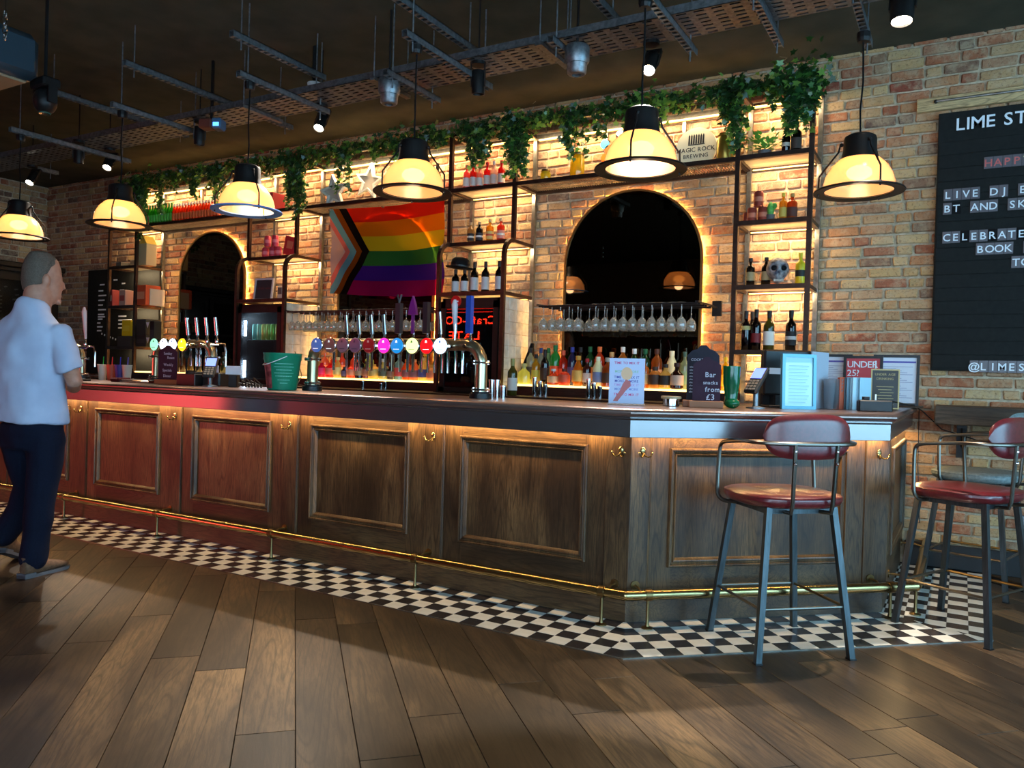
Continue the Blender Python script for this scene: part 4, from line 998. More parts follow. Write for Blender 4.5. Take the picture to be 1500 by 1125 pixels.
MB().cbox(-.08,.08,-.07,.07,0,.26,.004).local('bag', mat('kraft_cream',(206,180,130),.7), t); b = MB(); b._a([(-.08,-.07,.26),(.08,-.07,.26),(.08,.07,.26),(-.08,.07,.26),(0,-.07,.36),(0,.07,.36)],[(0,1,4),(3,5,2),(0,4,5,3),(1,2,5,4)]); b.local('folded_top', mat('kraft_yellow',(240,190,70),.6), t)
# ================================================================== FLAG
fm = mat('flag_cloth', (255,255,255), .8); t_ = NT(fm)
tc = t_.n('ShaderNodeUVMap'); sp = t_.n('ShaderNodeSeparateXYZ'); t_.l(tc.outputs[0], sp.inputs[0])
U, V = sp.outputs[0], sp.outputs[1]
st = t_.ramp(V, [(0,(140,16,80)),(1/6,(62,30,130)),(2/6,(50,110,50)),(3/6,(226,190,30)),(4/6,(236,120,16)),(5/6,(226,40,20))], 'CONSTANT')
wv = t_.math('MULTIPLY_ADD', t_.math('ABSOLUTE', t_.math('SUBTRACT', V, .5)), .46, U)
ch = t_.ramp(wv, [(0,(222,196,186)),(.14,(236,130,120)),(.19,(110,176,190)),(.26,(140,74,24)),(.32,(28,22,20))], 'CONSTANT')
colr = t_.mix(t_.math('LESS_THAN', wv, .39), st, ch)
t_.t.nodes.remove(t_.b); df = t_.n('ShaderNodeBsdfDiffuse'); tl = t_.n('ShaderNodeBsdfTranslucent'); mx = t_.n('ShaderNodeMixShader', i_0=.5); t_.l(colr, df.inputs[0]); t_.l(colr, tl.inputs[0]); t_.l(df.outputs[0], mx.inputs[1]); t_.l(tl.outputs[0], mx.inputs[2]); tp_ = t_.n('ShaderNodeBsdfTransparent'); t_.l(colr, tp_.inputs[0]); m2_ = t_.n('ShaderNodeMixShader', i_0=.26); t_.l(mx.outputs[0], m2_.inputs[1]); t_.l(tp_.outputs[0], m2_.inputs[2]); t_.l(m2_.outputs[0], t_.out.inputs[0])
fx0, fx1 = -5.655, -4.215; ft = thing('rainbow_flag', (fx0, 6.0, 2.87), 'progress rainbow flag pinned across the middle arched mirror', 'flag')
b = MB(); nu, nv = 60, 36; vs = []; fs = []; uv = []
for j in range(nv+1):
    for i in range(nu+1):
        u, v = i/nu, j/nv; top = 2.905-.0*u - .03*math.sin(pi*u); bot = 2.035-.055*u+.0*math.sin(pi*u)
        x = fx0+(fx1-fx0)*u + (1-v)*.02*(1-u); z = bot+(top-bot)*v + .012*math.sin(5*u+2)*(1-v)
        y = 5.985+.018*math.sin(9*u+3*v)+.014*math.sin(16*u*(1-v)+2)*(1-v)+.01*math.sin(12*(u+v))
        vs.append((x,y,z)); uv.append((u,v))
for j in range(nv):
    for i in range(nu): a = j*(nu+1)+i; fs.append((a,a+1,a+nu+2,a+nu+1))
b._a(vs, fs); me = b.mesh('cloth', fm, recalc=False)
ul = me.uv_layers.new(name='UVMap')
for lp in me.loops: ul.data[lp.index].uv = uv[lp.vertex_index]
for pp in me.polygons: pp.use_smooth = True
o = link('cloth', me, ft); o.location = (-fx0,-6.0,-2.87)
b = MB()
for x, z in ((fx0+.01,2.89),(fx1-.01,2.885),(fx0+.7,2.868)): b.tube([(x,5.96,z),(x,5.99,z)], .008, 8)
b.build('pin', M_STEEL, ft)
# ================================================================== HANGING GLASSES
def rack(x0, x1, label):
    t = thing('glass_rack', ((x0+x1)/2, 5.9, 1.84), label, 'glass rack')
    for y in (5.70, 5.76, 5.88, 5.94, 6.06):
        b = MB(); b.box(x0,x1,y-.005,y+.005,1.828,1.842); b.build('rail', M_BLACKM, t)
    b = MB()
    for x in (x0,(x0+x1)/2,x1): b.box(x-.012,x+.012,5.68,6.24,1.842,1.852)
    b.build('cross_bar', M_BLACKM, t)
    for x in (x0,x1): MB().box(x-.035,x+.035,6.21,6.245,1.78,1.90).build('wall_plate', M_BLACKM, t)
rack(-3.05, -1.72, 'black glass rack across the right arched mirror'); rack(-5.92, -4.16, 'black glass rack under the rainbow flag')
gme = MB().lathe([(.034,.206),(.033,.203),(.006,.196),(.0042,.18),(.0042,.105),(.012,.095),(.030,.075),(.038,.05),(.037,.02),(.031,0),(.030,0),(.036,.02),(.037,.05),(.029,.074),(.008,.094)], 12, cap=False).mesh('wine_glass', M_GLASS, smooth=True)
def hang(x, y, lab, grp, s=1.0):
    o = link('wine_glass', gme, None, (x, y, 1.842-.2*s+R.uniform(-.002,.002))); o.scale = (1,1,s); o.rotation_euler = (0,0,R.uniform(0,6)); tag(o, lab, 'wine glass', grp)
for yy, w in ((5.73,'front row'),(5.91,'back row')):
    for i in range(16):
        x = -3.02+i*.078+(.02 if yy > 5.8 else 0)
        if x < -1.75 and not (-2.66 < x < -2.62): hang(x, yy, 'clear wine glass, %s from left, hanging in the %s of the right rack' % (ORD[i],w), 'glasses hanging in the %s of the right rack' % w)
    for i in range(22):
        x = -5.88+i*.08+(.02 if yy > 5.8 else 0)
        if x < -4.18: hang(x, yy, 'clear wine glass, %s from left, hanging in the %s of the left rack' % (ORD[i],w), 'glasses hanging in the %s of the left rack' % w, .96)
# ================================================================== BAR TOP OBJECTS
WT = 1.118
def tin(x, y, z, r, h, label, grp, name='steel_jigger'):
    t = thing(name, (x,y,z), label, 'metal cup', grp); MB().lathe([(r*.85,0),(r,h),(r*.93,h),(r*.8,.01)], 14).local('cup', M_CHROME, t, smooth=True)
    MB().lathe([(r*1.02,h-.006),(r*1.02,h)],14,cap=False).local('rim', M_CHROME, t, smooth=True)
for i,(px,h) in enumerate(((783,.155),(791,.125),(798.5,.10),(862,.155),(870,.125),(878.5,.10))):
    p = at(px,575,5.62); tin(p.x, 5.62, 1.096, .021, h, 'steel shaker tin on the back counter, %s of the %s trio' % (['tallest','middle','shortest'][i%3], 'left' if i < 3 else 'right'), 'steel tins in two trios')
for i,(px,h) in enumerate(((832,.11),(839,.11),(847,.075))):
    p = at(px,580,5.2); tin(p.x, 4.12-.0*i, WT, .020, h-.0, 'steel spirit measure on the inner bar edge, %s of three' % ['left','middle','short right'][i], 'steel measures on the bar edge')
for i,px in enumerate((531,558,564)):
    p = at(px,575,5.62); tin(p.x, 5.62, 1.096, .018, .075 if i != 1 else .06, 'small steel cup below the flag ledge, %s' % ['left one','middle one','right one'][i], 'small steel cups')
bottle('wine', (at(750,575,5.56).x, 5.56, 1.096), .30, .040, (120,120,50), (226,222,214), (150,150,90), text_l='green wine bottle with white label beside the tiled panel')
p = at(757,552,6.12); q = at(779,503,6.12); b = MB(); b._a([(p.x,6.10,1.19),(q.x+.02,6.10,1.19),(q.x+.02,6.10,q.z),(q.x,6.10,q.z)]+[(p.x,6.13,1.19),(q.x+.02,6.13,1.19),(q.x+.02,6.13,q.z),(q.x,6.13,q.z)],[(0,1,2,3),(7,6,5,4),(0,1,5,4),(1,2,6,5),(2,3,7,6),(3,0,4,7)])
tag(b.local('sloped_board', M_MATTE), 'black triangular sloped board leaning beside the tiled panel', 'board')
# ---- beer fonts
def font(x0, x1, Y, label, taps, rpipe=.036, zt=1.43, taplist=(), Y1=None):
    t = thing('beer_font', ((x0+x1)/2, Y, WT), label, 'beer font'); Y1 = Y if Y1 is None else Y1
    rr = .11; pts = [(x0,Y,WT+.02),(x0,Y,zt-rr)]+[(x0+rr-rr*math.cos(a*pi/16),Y,zt-rr+rr*math.sin(a*pi/16)) for a in range(1,9)]
    pts += [(x1-rr+rr*math.sin(a*pi/16),Y,zt-rr+rr*math.cos(a*pi/16)) for a in range(0,8)]+[(x1,Y,zt-rr),(x1,Y,WT+.02)]
    b = MB(); b.tube(pts, rpipe, 16); b.build('pipe', mat('brushed_brass', (176,160,128), .28, .95), t, smooth=True)
    for x in (x0,x1):
        b = MB(); b.lathe([(.066,0),(.066,.03),(.05,.034),(.05,.04)], 18, c=(x,Y,WT)); b.build('base', M_BLACK, t, smooth=True)
        for zz in (zt-rr-.0, WT+.045):
            b = MB(); b.lathe([(.054,0),(.056,.006),(.054,.012)], 18, c=(x,Y,zz)); 
            for k in range(6): a = k*pi/3; b.lathe([(.007,-.004),(.007,.018)], 6, c=(x+.047*math.cos(a), Y+.047*math.sin(a), zz))
            b.build('flange', M_CHROME, t)
    for i, (x, lens, handle) in enumerate(taplist):
        b = MB(); b.tube([(x,Y,zt-.01),(x,Y-.05,zt-.012),(x,Y-.075,zt-.012)], .012, 8); b.tube([(x,Y+.0,zt),(x,Y+.06,zt),(x,Y+.075,zt-.05),(x,Y+.075,zt-.17)], .009, 8); tp = b.build('tap', M_CHROME, t, smooth=True)
        if lens:
            c, glow, ink = lens[:3]
            b = MB(); b.T = Matrix.Translation((x,Y-.075,zt-.012)) @ Matrix.Rotation(pi/2,4,'X'); b.lathe([(.046,-.002),(.050,.002),(.050,.012),(.046,.016)], 24); b.build('lens_ring', M_CHROME, tp, smooth=True)
            b = MB(); b.T = Matrix.Translation((x,Y-.0915,zt-.012)) @ Matrix.Rotation(pi/2,4,'X'); b.lathe([(0,0),(.047,0),(.044,.004),(0,.006)], 24); m = mat('lens_%02x%02x%02x' % c, c, .2, emit=c if glow else None, es=glow); b.build('lens', m, tp, smooth=True)
            b = MB(); y = Y-.0985
            if lens[3]: text(b, lens[3], (x,y,zt-.018), (1,0,0), (0,0,1), .020, center=True)
            b.quad((x-.022,y,zt-.036),(x+.022,y,zt-.036),(x+.022,y,zt-.032),(x-.022,y,zt-.032)); b.quad((x-.008,y,zt+.006),(x+.008,y,zt+.006),(x+.004,y,zt+.02),(x-.004,y,zt+.02))
            b.build('lens_print', mat('ink%02x%02x%02x' % ink, ink, .4, emit=ink if glow and sum(ink) > 500 else None, es=glow*.8), tp, recalc=False)
        if handle:
            kind, h, c = handle
            zb = zt+.03; b = MB(); b.lathe([(.012,-.02),(.014,.0),(.008,.01),(.008,.04)], 10, c=(x,Y-.01,zb)); b.build('handle_base', M_CHROME, tp, smooth=True)
            b = MB(); zb += .035; m = mat('handle_%02x%02x%02x' % c, c, .3)
            if kind == 'bar': b.tube([(x,Y-.01,zb),(x+.002,Y-.03,zb+h)], [.014,.013], 10); m = M_CHROME
            elif kind == 'paddle': b.tube([(x,Y-.01,zb),(x,Y-.02,zb+h*.5),(x+.004,Y-.03,zb+h*.85),(x+.004,Y-.03,zb+h)], [.009,.016,.02,.008], 10)
            elif kind == 'block': b.box(x-.017,x+.017,Y-.04,Y-.008,zb,zb+h)
            elif kind == 'arrow':
                b.box(x-.007,x+.007,Y-.03,Y-.012,zb,zb+h*.6); b._a([(x-.032,Y-.032,zb+h*.5),(x+.032,Y-.032,zb+h*.5),(x+.022,Y-.032,zb+h*.72),(x,Y-.032,zb+h),(x-.022,Y-.032,zb+h*.72)]+[(x-.032,Y-.012,zb+h*.5),(x+.032,Y-.012,zb+h*.5),(x+.022,Y-.012,zb+h*.72),(x,Y-.012,zb+h),(x-.022,Y-.012,zb+h*.72)],[(0,1,2,3,4),(9,8,7,6,5)]+[(i,(i+1)%5,5+(i+1)%5,5+i) for i in range(5)])
            elif kind == 'vee': b.box(x-.018,x+.018,Y-.04,Y-.008,zb,zb+h*.78); b.tube([(x,Y-.024,zb+h*.78),(x-.015,Y-.024,zb+h)], .006, 6); b.tube([(x,Y-.024,zb+h*.78),(x+.015,Y-.024,zb+h)], .006, 6)
            b.build('handle', m, tp, smooth=kind not in ('block','arrow','vee'))
            if kind == 'badge': pass
    return t
FY = 3.86
fx = lambda px: at(px, 505, FY).x
W_ = (240,236,230)
lens = [((60,90,150),.5,W_,''),((150,90,80),.0,W_,''),((160,100,110),.0,(90,50,60),''),((150,90,110),0,(90,50,70),''),((150,30,34),.15,(220,150,140),''),((226,30,140),1.6,(250,210,235),''),((20,110,170),1.0,(240,240,245),''),((206,220,130),1.7,(70,150,70),''),((214,14,20),1.5,(250,240,235),''),((170,214,255),3.2,(60,110,200),'')]
hnd = [None,('bar',.12,(200,200,200)),('bar',.12,(200,200,200)),('bar',.12,(200,200,200)),('bar',.12,(200,200,200)),('vee',.24,(40,40,46)),('arrow',.23,(110,30,110)),('block',.19,(30,34,40)),('bar',.13,(200,200,200)),('paddle',.20,(206,196,200))]
lx = [478,497,515.7,534,554,576,595,617,638,658]; hx = [0,510,528,546.5,565,587,607,627,646.5,668]
fb = font(fx(459), fx(706), FY, 'long curved pipe beer font with ten round badges beside the bucket', 10, taplist=[(fx(a), l, None) for a, l in zip(lx, lens)]+[(fx(a), None, h) for a, h in zip(hx[1:], hnd[1:])]+[(fx(690), None, ('block',.22,(30,70,160)))])
p = at(671, 442, FY); t = thing('tap_badge', (p.x,FY-.02,p.z-.06), 'round red badge standing above the right end of the long beer font', 'badge')
b = MB(); b.T = Matrix.Translation((0,0,.06)) @ Matrix.Rotation(pi/2,4,'X'); b.lathe([(0,-.006),(.034,-.006),(.034,.006),(0,.006)], 24); b.local('badge', mat('badge_red',(190,24,24),.3), t)
b = MB(); b.tube([(0,0,-.17),(0,0,.03)], .006, 8); b.local('stalk', M_CHROME, t); b = MB(); text(b, 'BEER', (0,-.0065,.054), (1,0,0), (0,0,1), .014, center=True) if 0 else b.quad((-.02,-.0065,.056),(.02,-.0065,.056),(.02,-.0065,.063),(-.02,-.0065,.063)); b.local('badge_stripe', M_PAPER, t, recalc=False)
FA = 3.95; fa = lambda px: at(px, 505, FA).x
font(fa(229), fa(312), FA, 'smaller curved pipe beer font with four glowing badges at the left', 4, rpipe=.030, taplist=[(fa(241),((130,206,170),1.2,(40,110,90),''),None),(fa(255),((226,236,246),1.6,(90,110,160),''),None),(fa(268),((206,226,250),1.6,(90,110,160),''),None),(fa(282),((240,190,30),1.4,(250,240,200),''),None),(fa(277),None,('bar',.13,(200,200,200))),(fa(291),None,('bar',.13,(200,200,200))),(fa(305),None,('bar',.13,(200,200,200))),(fa(319),None,('bar',.13,(200,200,200)))])
FZ = 3.9; fz = lambda px: at(px, 500, FZ).x
t = font(fz(100), fz(121), FZ, 'far left beer font partly hidden by the man in white', 1, rpipe=.026, zt=1.40, taplist=[(fz(127),None,('paddle',.26,(214,190,190)))])
# ---- bucket
p = at(413, 571, 3.72); bk = thing('green_bucket', (p.x, 3.72, WT), 'green plastic bucket with printed side standing on the bar', 'bucket')
gm = mat('bucket_green', (20,130,96), .35, spec=.5)
MB().lathe([(.086,0),(.094,.004),(.117,.19),(.122,.20),(.122,.232),(.125,.236),(.125,.242),(.118,.242),(.112,.19),(.088,.01)], 28, cap=False).local('pail', gm, bk, smooth=True)
MB().lathe([(.0,.004),(.088,.004)], 28, cap=False).local('pail_base', gm, bk)
b = MB(); 
for a0 in range(7):
    r0 = lambda z: .0955+(z-.01)*.121+.0012
    a1 = math.radians(214+a0*9); a2 = math.radians(214+(a0+1)*9)
    b._a([(r0(.012)*math.cos(a1),r0(.012)*math.sin(a1),.012),(r0(.012)*math.cos(a2),r0(.012)*math.sin(a2),.012),(r0(.175)*math.cos(a2),r0(.175)*math.sin(a2),.175),(r0(.175)*math.cos(a1),r0(.175)*math.sin(a1),.175)],[(0,1,2,3)])
b.local('printed_panel', noisemat('bucket_print',(90,28,34),(190,90,90),22,.5,0), bk, recalc=False)
b = MB()
for z, w in ((.17,30),(.15,34),(.13,26),(.11,34),(.09,30),(.065,22),(.045,14)):
    for a in range(-w,w,4): 
        a1, a2 = math.radians(322+a), math.radians(322+a+3.0); r_ = r0(z)+.0005; b._a([(r_*math.cos(a1),r_*math.sin(a1),z),(r_*math.cos(a2),r_*math.sin(a2),z),(r_*math.cos(a2),r_*math.sin(a2),z+.004),(r_*math.cos(a1),r_*math.sin(a1),z+.004)],[(0,1,2,3)])
b.local('printed_lines', mat('mint_print',(120,206,180),.5), bk, recalc=False)
b = MB(); b.tube([(.124*math.cos(a*pi/12+2.6),.124*math.sin(a*pi/12+2.6),.222-.06*math.sin(a*pi/12)) for a in range(13)], .003, 6); b.local('handle', M_WHITE, bk)
# ---- chalkboards
def chalkboard(loc, w, h, rz, m, label, lines, tabs=True):
    t = thing('chalkboard', loc, label, 'chalkboard', rz=rz)
    pts = [(-w/2,0),(w/2,0),(w/2,h*.82),(w*.36,h*.90),(w*.2,h*.93),(w*.08,h),(-w*.08,h),(-w*.2,h*.93),(-w*.36,h*.90),(-w/2,h*.82)]
    b = MB(); n = len(pts); b.T = Matrix.Translation((0,0,.028)); b._a([(x,-.005,z) for x,z in pts]+[(x,.005,z) for x,z in pts],[tuple(range(n)),tuple(range(2*n-1,n-1,-1))]+[(i,(i+1)%n,n+(i+1)%n,n+i) for i in range(n)]); b.local('board', m, t)
    MB().cbox(-w*.62,w*.62,-.022,.022,0,.036,.003).local('wooden_base', mat('base_wood',(150,92,56),.5), t)
    b = MB()
    for s, x, z, sz in lines: text(b, s, (x*w,-.0056,.028+z*h), (1,.0,0), (0,0,1), sz)
    b.local('chalk_writing', mat('chalk',(190,186,196),.9), t, recalc=False); return t
p = at(1019, 592, 4.02)
chalkboard((p.x+.01,4.10,WT), .165, .30, .35, M_CHALK, 'tall dark chalkboard with small writing, behind the bar snacks board', [('COCKTAILS',-.38,.72,.018)]+[('abcd efgh ijkl',-.42,.6-.055*i,.013) for i in range(9)])
p = at(1038, 595, 3.98)
chalkboard((p.x-.02,4.0,WT), .14, .235, .3, M_CHALKM, 'small chalkboard reading bar snacks from three pounds', [('Bar',-.05,.56,.036),('snacks',-.12,.40,.026),('from',-.05,.24,.034),('\u00a33',.0,.06,.042)])
p = at(254, 555, FA-.14)
chalkboard((p.x,3.76,WT), .185, .26, .1, M_CHALKM, 'maroon chalkboard in front of the left beer font', [('Sunday',-.2,.74,.028),('Roast',.0,.62,.028),('Weekly',-.2,.42,.028),('Specials',-.25,.26,.028),('Dinner',-.2,.10,.028)])
# ---- cocktail card
p0_, p1_ = Vector((-1.612,3.845)), Vector((-1.43,3.80)); cw = .185; chh = .235
t = thing('cocktail_card', (-1.522,3.84,WT), 'upright cocktail offer card with a hand holding a drink on the bar corner', 'menu card', rz=math.radians(12))
MB().box(-cw/2,cw/2,-.002,.002,.01,.01+chh).local('card', mat('card_blue',(196,206,236),.4), t); MB().cbox(-cw/2-.004,cw/2+.004,-.03,.03,0,.010,.003).local('acrylic_foot', M_GLASS, t)
b = MB(); cols = [(200,60,130),(150,200,170),(60,70,170),(60,70,170),(190,150,210),(120,140,210),(214,60,130)]
for i, zz in enumerate((.215,.17,.14,.12,.10,.078,.05)):
    b = MB(); text(b, 'MORE IS MORE' if i % 2 else 'TIME TO MIX IT', (0,-.0026,.0+zz), (1,0,0), (0,0,1), .018, center=True); b.local('card_text', mat('cardink%d' % i, cols[i], .5), t, recalc=False)
b = MB(); n = 16; b._a([(-.0+.03*math.cos(2*pi*i/n),-.0030,.165+.034*math.sin(2*pi*i/n)) for i in range(n)],[tuple(range(n))]); b.local('printed_drink', mat('drink_peach',(236,190,150),.5), t, recalc=False)
b = MB(); b._a([(-.07,-.0032,.02),(-.045,-.0032,.02),(.0,-.0032,.08),(.022,-.0032,.10),(.02,-.0032,.125),(-.004,-.0032,.135),(-.02,-.0032,.11),(-.035,-.0032,.075)],[(0,1,2,3,4,5,6,7)]); b.local('printed_hand', mat('hand_pink',(196,110,110),.5), t, recalc=False)
# jar / ashtray, boot glass, yellow tube etc
t = thing('steel_dish', (-1.33,3.99,WT), 'low round steel dish with cork lid right of the cocktail card', 'dish'); MB().lathe([(.040,0),(.044,.004),(.044,.04),(.040,.04)],18).local('dish', M_CHROME, t, smooth=True); MB().lathe([(.052,.041),(.054,.046),(.052,.054),(0,.055)],18).local('lid', mat('cork',(176,150,116),.6), t, smooth=True)
t = thing('boot_glass', (-1.055,4.14,WT), 'green plastic boot shaped beer glass right of the chalkboards', 'drinking boot'); bgm = glassy('boot_green',(16,130,84),.15,0,.1)
b = MB(); b.lathe([(.040,.02),(.032,.05),(.036,.09),(.043,.13),(.045,.22),(.041,.222),(.038,.13)],18); b.sphere((.012,-.02,.026),.03,12,8,(1.3,1.8,.9)); b.local('boot', bgm, t, smooth=True)
# card terminal on stand
def terminal(loc, label, rz, screen, h=.13, lit=True, grp=None):
    t = thing('card_terminal', loc, label, 'card reader', grp, rz=rz)
    b = MB(); b.lathe([(.05,0),(.05,.008),(.014,.014),(.014,h)],14); b.local('stand', M_GALV, t, smooth=True)
    T = Matrix.Translation((0,0,h+.03)) @ Matrix.Rotation(math.radians(-38),4,'X')
    b = MB(); b.T = T; b.cbox(-.042,.042,-.014,.014,-.08,.09,.008); b.local('handset', M_BLACK, t)
    b = MB(); b.T = T; b.box(-.034,.034,-.0155,-.014,.01,.078); b.local('screen', mat('screen_blue',(90,110,220),.2,emit=(110,130,255),es=1.6 if lit else .5), t)
    b = MB(); b.T = T
    for i in range(3):
        for j in range(4): b.box(-.03+i*.022,-.014+i*.022,-.0165,-.014,-.068+j*.018,-.056+j*.018)
    b.local('keypad', mat('keys',(120,110,100),.5), t)
terminal((-.955,4.26,WT), 'card terminal with glowing blue screen beside the black till', math.radians(-25), 1, .115)
terminal((-4.60,3.72,WT), 'card terminal with blue screen left of the bucket', math.radians(35), 1, .10, True)
# till back and framed sign, etc
def block(name, cat, loc, rz, label, parts):
    t = thing(name, loc, label, cat, rz=rz)
    for (nm, m, dims, bev) in parts: MB().cbox(*dims, bev).local(nm, m, t)
    return t
block('till', 'till', (-.90,4.66,WT), math.radians(35), 'back of a black electronic till with white label', [('case', M_BLACK, (-.12,.16,-.03,.03,.07,.33), .01), ('neck', M_BLACKM, (-.05,.07,-.02,.05,0,.08), .006), ('foot', M_BLACKM, (-.10,.12,-.06,.08,0,.014), .004), ('sticker', M_PAPER, (-.09,.02,-.0315,-.029,.19,.225), .0005), ('printer', M_BLACK, (-.10,.10,.05,.17,0,.16), .01)])
def d_blue(t, T, w, h, y):
    b = MB(); b.T = T
    for i in range(12): b.quad((-w*.3,y-.001,h*.78-i*.018),(w*(.3-.05*(i%3)),y-.001,h*.78-i*.018),(w*(.3-.05*(i%3)),y-.001,h*.78-i*.018+.004),(-w*.3,y-.001,h*.78-i*.018+.004))
    b.local('printed_lines', mat('faint_blue',(120,170,196),.6), t, recalc=False)
pframe((-.775,4.47,WT), .205, .30, .03, math.radians(42), mat('frame_teal',(84,140,160),.35,.3), mat('card_sky',(160,206,224),.35), 'light blue framed notice standing on the bar end', name='framed_notice', cat='notice', draw=d_blue)
block('leaning_menu', 'menu', (-.72,4.80,WT), math.radians(75), 'tall pale menu boards leaning together on the bar end', [('board', mat('menu_pale',(176,186,200),.5), (-.11,.11,-.004,.004,0,.325), .001), ('back_board', mat('menu_cream',(206,200,170),.5), (-.115,.11,.02,.026,0,.29), .001)])
for i, (x, y) in enumerate(((-.665,4.80),(-.625,4.83))):
    t = thing('stacked_cups', (x,y,WT), 'clear plastic cup stack, %s, in front of the framed papers' % ['left one','right one'][i], 'cups', 'clear plastic cup stacks')
    b = MB()
    for k in range(4): b.lathe([(.026,.002+k*.02),(.033,.11+k*.02),(.0345,.112+k*.02),(.032,.11+k*.02)], 14, cap=False)
    b.local('cups', glassy('cloudy_cup',(206,210,216),.5,0,.15), t, smooth=True)
for i, (x, y, c) in enumerate(((-.585,4.84,(196,90,60)),(-.550,4.86,(110,130,140)),(-.520,4.87,(196,220,230)),(-.485,4.89,(170,206,220)))):
    block('table_menu', 'menu', (x,y,WT), math.radians(60), '%s folded table menu standing beside the plastic cups' % ['orange','grey','pale blue','teal white'][i], [('card_leaf', mat('tm%d'%i, c, .4), (-.05,.05,-.002,.002,0,.185), .0005), ('second_leaf', mat('tm%d'%i, c, .4), (-.05,.05,.012,.016,0,.182), .0005)])
def d_doc(t, T, w, h, y):
    b = MB(); b.T = T; b.quad((-w*.42,y-.001,h*.84),(w*.42,y-.001,h*.84),(w*.42,y-.001,h*.875),(-w*.42,y-.001,h*.875)); b.local('header_bar', mat('header_violet',(96,90,170),.6), t, recalc=False)
    b = MB(); b.T = T
    for i in range(17): b.quad((-w*.38,y-.001,h*.76-i*h*.038),(w*(.36-.12*((i*7)%4)),y-.001,h*.76-i*h*.038),(w*(.36-.12*((i*7)%4)),y-.001,h*.76-i*h*.038+.003),(-w*.38,y-.001,h*.76-i*h*.038+.003))
    b.local('printed_lines', mat('grey_ink',(150,150,180),.6), t, recalc=False)
pframe((-.80,5.93,1.13), .245, .345, .06, 0, M_BLACK, M_PAPER, 'black framed licence paper, left of the red age notice', name='framed_paper', cat='notice', draw=d_doc)
pframe((-.40,5.93,1.13), .285, .345, .04, 0, M_BLACK, M_PAPER, 'black framed licence paper, rightmost against the brick wall', name='framed_paper', cat='notice', draw=d_doc)
def d_25(t, T, w, h, y):
    b = MB(); b.T = T; text(b, 'UNDER', (-w*.40,y-.001,h*.76), (1,0,0), (0,0,1), .062, gap=.06); text(b, '25?', (-w*.40,y-.001,h*.58), (1,0,0), (0,0,1), .062, gap=.06); b.box(w*.30,w*.34,y-.002,y-.001,h*.74,h*.90); b.local('lettering', M_LETTER, t, recalc=False)
pframe((-.605,5.90,1.13), .25, .335, .05, 0, M_BLACK, mat('notice_red',(206,70,76),.5), 'red under 25 age notice in black frame', name='age_notice', cat='notice', draw=d_25)
def d_gold(t, T, w, h, y):
    b = MB(); b.T = T; text(b, 'UNDER AGE', (0,y-.001,h*.84), (1,0,0), (0,0,1), .020, center=True); text(b, 'DRINKING', (0,y-.001,h*.73), (1,0,0), (0,0,1), .020, center=True)
    for i in range(8): b.quad((-w*.3+.01*(i%3),y-.001,h*.55-i*.018),(w*.3-.01*(i%2),y-.001,h*.55-i*.018),(w*.3-.01*(i%2),y-.001,h*.55-i*.018+.004),(-w*.3+.01*(i%3),y-.001,h*.55-i*.018+.004))
    b.local('lettering', mat('gold_ink',(170,150,96),.5), t, recalc=False)
pframe((-.415,5.30,WT), .160, .245, .05, math.radians(8), mat('gold_frame',(150,132,90),.4,.6), mat('plaque_black',(34,32,28),.4), 'small black and gold under age drinking plaque', name='age_plaque', cat='notice', draw=d_gold, fw=.008, dep=.012)
block('charging_dock', 'charger', (-.41,4.62,WT), math.radians(20), 'low black charging dock at the bar end', [('dock', M_BLACK, (-.085,.085,-.03,.03,0,.062), .006), ('socket', M_BLACKM, (-.06,-.03,-.02,.02,.062,.08), .002), ('cable_plug', M_WHITE, (.0,.008,-.004,.004,.062,.095), .001)])
t = thing('counter_ledge', (-.6,5.93,WT), 'dark wooden strip under the framed papers at the bar end', 'ledge'); MB().cbox(-.38,.36,-.05,.30,0,.012,.003).local('strip', M_OLDWOOD, t)
# trailing cable over the bar end
b = MB(); b.tube([(-.44,4.66,WT+.05),(-.36,5.2,WT+.05),(-.28,5.9,WT+.015),(-.24,6.2,1.09),(-.12,6.235,.97),(.02,6.24,.93),(.12,6.23,.90),(.3,6.24,.80)], .004, 6); b.tube([(-.265,6.24,1.12),(-.262,6.245,.7),(-.24,6.245,.3)], .003, 6)
tag(b.local('power_cable', M_BLACK), 'thin black cable draped from the bar end along the brick wall', 'cable')
# clutter on the bar, left
block('bar_caddy', 'caddy', (-4.83,3.74,WT), .1, 'black napkin and straw caddy, right of the maroon chalkboard', [('tray', M_BLACK, (-.09,.09,-.05,.05,0,.085), .004), ('divider', M_BLACKM, (-.004,.004,-.05,.05,.085,.11), .001), ('napkins', mat('napkin_black',(36,34,38),.8), (.01,.08,-.04,.04,.085,.10), .004)])
block('ticket_printer', 'printer', (-4.68,3.84,WT), .3, 'black receipt printer behind the left card terminal', [('case', M_BLACK, (-.07,.07,-.07,.07,0,.10), .01), ('paper_slip', M_PAPER, (-.03,.05,-.055,-.05,.07,.15), .001)])
block('red_tray', 'tray', (-5.0,4.0,WT), 0, 'red bar tray behind the caddy', [('tray', mat('tray_red',(190,30,30),.4), (-.22,.16,-.06,.06,0,.05), .006), ('tap_cloth', mat('cloth_pink',(206,160,150),.8), (.0,.10,-.05,.03,.05,.12), .02)])
block('folded_card', 'card', (-4.45,3.80,WT), .5, 'crumpled white card behind the left card terminal', [('card', M_PAPER, (-.06,.05,-.002,.002,.09,.15), .0005), ('clip_base', M_BLACK, (-.03,.03,-.03,.03,0,.09), .004)])
b = MB(); 
for k in range(6):
    x = -4.42+.03*k; b.tube([(x,3.83,WT+.01),(x+.02,3.80,WT+.03+.02*(k%3)),(x+.05,3.85,WT+.02),(x+.07,3.82,WT+.008)], .006, 6)
